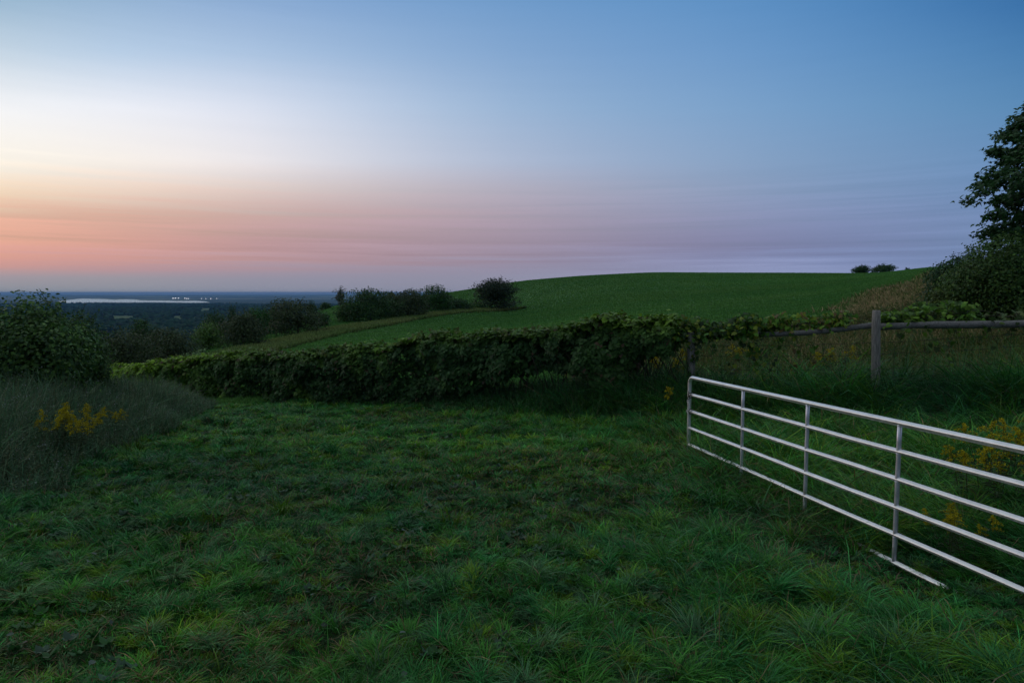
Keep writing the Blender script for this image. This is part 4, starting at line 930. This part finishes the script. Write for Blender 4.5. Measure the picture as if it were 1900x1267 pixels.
# ------------------------------------------------------------------ far valley
def valley():
    rng = np.random.default_rng(801)
    # woodland canopy as many small crowns
    n = 26000; y = 520 * (5300 / 520) ** rng.random(n); t = rng.uniform(-.95, .02, n); x = t * y
    ok = (clearing(x, y) < .5) & (fbm(x * .004, y * .0025, 811) > .30); x, y = x[ok], y[ok]; n = len(x)
    r = rng.uniform(5, 9, n) * (1 + y / 11000); z = ground_z(x, y) + r * .35
    phi = (1 + 5 ** .5) / 2
    I = np.array([(-1, phi, 0), (1, phi, 0), (-1, -phi, 0), (1, -phi, 0), (0, -1, phi), (0, 1, phi), (0, -1, -phi), (0, 1, -phi), (phi, 0, -1), (phi, 0, 1), (-phi, 0, -1), (-phi, 0, 1)]) / math.hypot(1, phi)
    Fc = [(0, 11, 5), (0, 5, 1), (0, 1, 7), (0, 7, 10), (0, 10, 11), (1, 5, 9), (5, 11, 4), (11, 10, 2), (10, 7, 6), (7, 1, 8), (3, 9, 4), (3, 4, 2), (3, 2, 6), (3, 6, 8), (3, 8, 9), (4, 9, 5), (2, 4, 11), (6, 2, 10), (8, 6, 7), (9, 8, 1)]
    V = np.stack([x, y, z], -1)[:, None] + (r[:, None, None] * I[None] * rng.uniform(.7, 1.3, (n, 12, 1)) * np.array([1.15, 1.15, .95]))
    fi = np.array(Fc).ravel(); idx = (np.arange(n)[:, None] * 12 + fi[None]).ravel()
    c = np.repeat(np.array([.012, .034, .016]) * rng.uniform(.4, 1.7, (n, 1)), 12, 0)
    b = MB(); b.add(V.reshape(-1, 3), np.full(n * 20, 3), idx, c)
    tag(b.build('far_woodland', mat_tint('far_canopy', .95, .05)), kind='stuff', label='dark blue green woodland filling the valley below the hill', cat='woodland')
    # ground mist lying in the valley
    us = np.linspace(0, 1, 150); W = 14; b = MB(); V = []
    for i, u in enumerate(us):
        p = 96 + u * (425 - 96); env = math.sin(min(1, u * 5) * math.pi / 2) * (1 - sstep(.2, .8, u) * .62) * (1 - sstep(.8, 1, u) * .9)
        hgt = (27 + 34 * (float(fbm(np.array([u * 11]), np.array([.3]), 821)[0]) - .5)) 
        for j in range(W + 1):
            q = j / W; Yd = 6700 + 1500 * q; a = math.sin(q * math.pi) ** .6
            V.append(((p - CX) / F * Yd, Yd, -110 + (16 + hgt) * a * float(env) + 5 * a * (float(fbm(np.array([u * 60]), np.array([q * 4]), 822)[0]) - .5)))
    idx = []
    for i in range(len(us) - 1):
        for j in range(W): k = i * (W + 1) + j; idx += [k, k + W + 1, k + W + 2, k + 1]
    b.add(V, [4] * ((len(us) - 1) * W), idx, (.97, .97, .97))
    tag(b.build('valley_mist', mat_tint('mist', 1, 0), smooth=True), kind='stuff', label='low white bank of ground mist lying beyond the far woodland', cat='mist')
    # lit buildings of the far town
    em = bpy.data.materials.new('lit_window'); em.use_nodes = True; pe = em.node_tree.nodes['Principled BSDF']
    pe.inputs['Emission Color'].default_value = (1, .97, .95, 1); pe.inputs['Emission Strength'].default_value = 2.0
    mw = mat_tint('far_wall', .8, .2)
    lst = [(321, 553.5, 34, 'brightest left'), (325.5, 553.3, 36, ''), (331, 553.3, 30, ''), (343, 553.6, 22, ''), (346.5, 554.4, 20, ''), (349.5, 554.4, 22, ''), (374, 554.5, 14, ''), (382, 554.8, 14, ''), (391, 555.3, 18, ''), (402, 555.3, 14, '')]
    labs = ['brightly lit white shed, leftmost of the far town lights', 'brightly lit white shed, second from the left in the far town', 'brightly lit white shed, third from the left in the far town',
            'small lit building starting the middle cluster of far town lights', 'small lit building in the middle of the middle far cluster', 'small lit building ending the middle far cluster on the right',
            'faint lit house far right of the clustered town lights', 'faint lit house between two dim ones in the far town', 'dim lit building second from the right in the far town', 'dim lit house, rightmost of the far town lights']
    for (px, py, w, _), lab in zip(lst, labs):
        w *= .42
        Y = 9300; x, _, zc = at(px, py, Y); z0 = float(ground_z(np.array([x]), np.array([Y]))[0]); hh = 11
        zb = z0 - 6; zt = zc + hh / 2
        root = empty('lit_building', (x, Y, zb), lab, 'building', 'lit buildings of the far town')
        def box(x0, x1, y0, y1, z0_, z1, nm, m, c):
            q = MB(); V = [(a, b_, c_) for c_ in (z0_, z1) for a, b_ in ((x0, y0), (x1, y0), (x1, y1), (x0, y1))]
            q.add(V, [4] * 6, [3, 2, 1, 0, 4, 5, 6, 7, 0, 1, 5, 4, 1, 2, 6, 5, 2, 3, 7, 6, 3, 0, 4, 7], c); q.build(nm, m, root)
        H = max(18, zt - zb)
        box(-w / 2 - 4, w / 2 + 4, 0, 40, 0, H, 'wall', mw, (.5, .5, .5)); q = MB()
        q.add([(-w / 2 - 6, -2, H), (w / 2 + 6, -2, H), (w / 2 + 6, 42, H), (-w / 2 - 6, 42, H), (-w / 2 - 6, 20, H + 5), (w / 2 + 6, 20, H + 5)], [4, 4, 3, 3], [0, 1, 5, 4, 2, 3, 4, 5, 1, 2, 5, 3, 0, 4], (.3, .3, .32)); q.build('roof', mw, root)
        box(-w / 2, w / 2, -1, -.3, H - hh * .9, H - 1, 'window', em, (1, 1, 1))
valley()

# ------------------------------------------------------------------ air
def haze():
    b = MB(); s = 37500; z0, z1 = -125, 16
    V = [(a, b_, z) for z in (z0, z1) for a, b_ in ((-s, -s), (s, -s), (s, s), (-s, s))]
    b.add(V, [4] * 6, [3, 2, 1, 0, 4, 5, 6, 7, 0, 1, 5, 4, 1, 2, 6, 5, 2, 3, 7, 6, 3, 0, 4, 7], (1, 1, 1))
    m = bpy.data.materials.new('haze'); m.use_nodes = True; t = m.node_tree; t.nodes.clear()
    v = N(t, 'ShaderNodeVolumePrincipled', inp={'Color': (.22, .52, 1.0, 1), 'Density': 5e-5, 'Anisotropy': .0}); o = N(t, 'ShaderNodeOutputMaterial')
    t.links.new(v.outputs[0], o.inputs['Volume'])
    tag(b.build('haze', m), kind='stuff', label='blue evening haze filling the air', cat='haze')
haze()
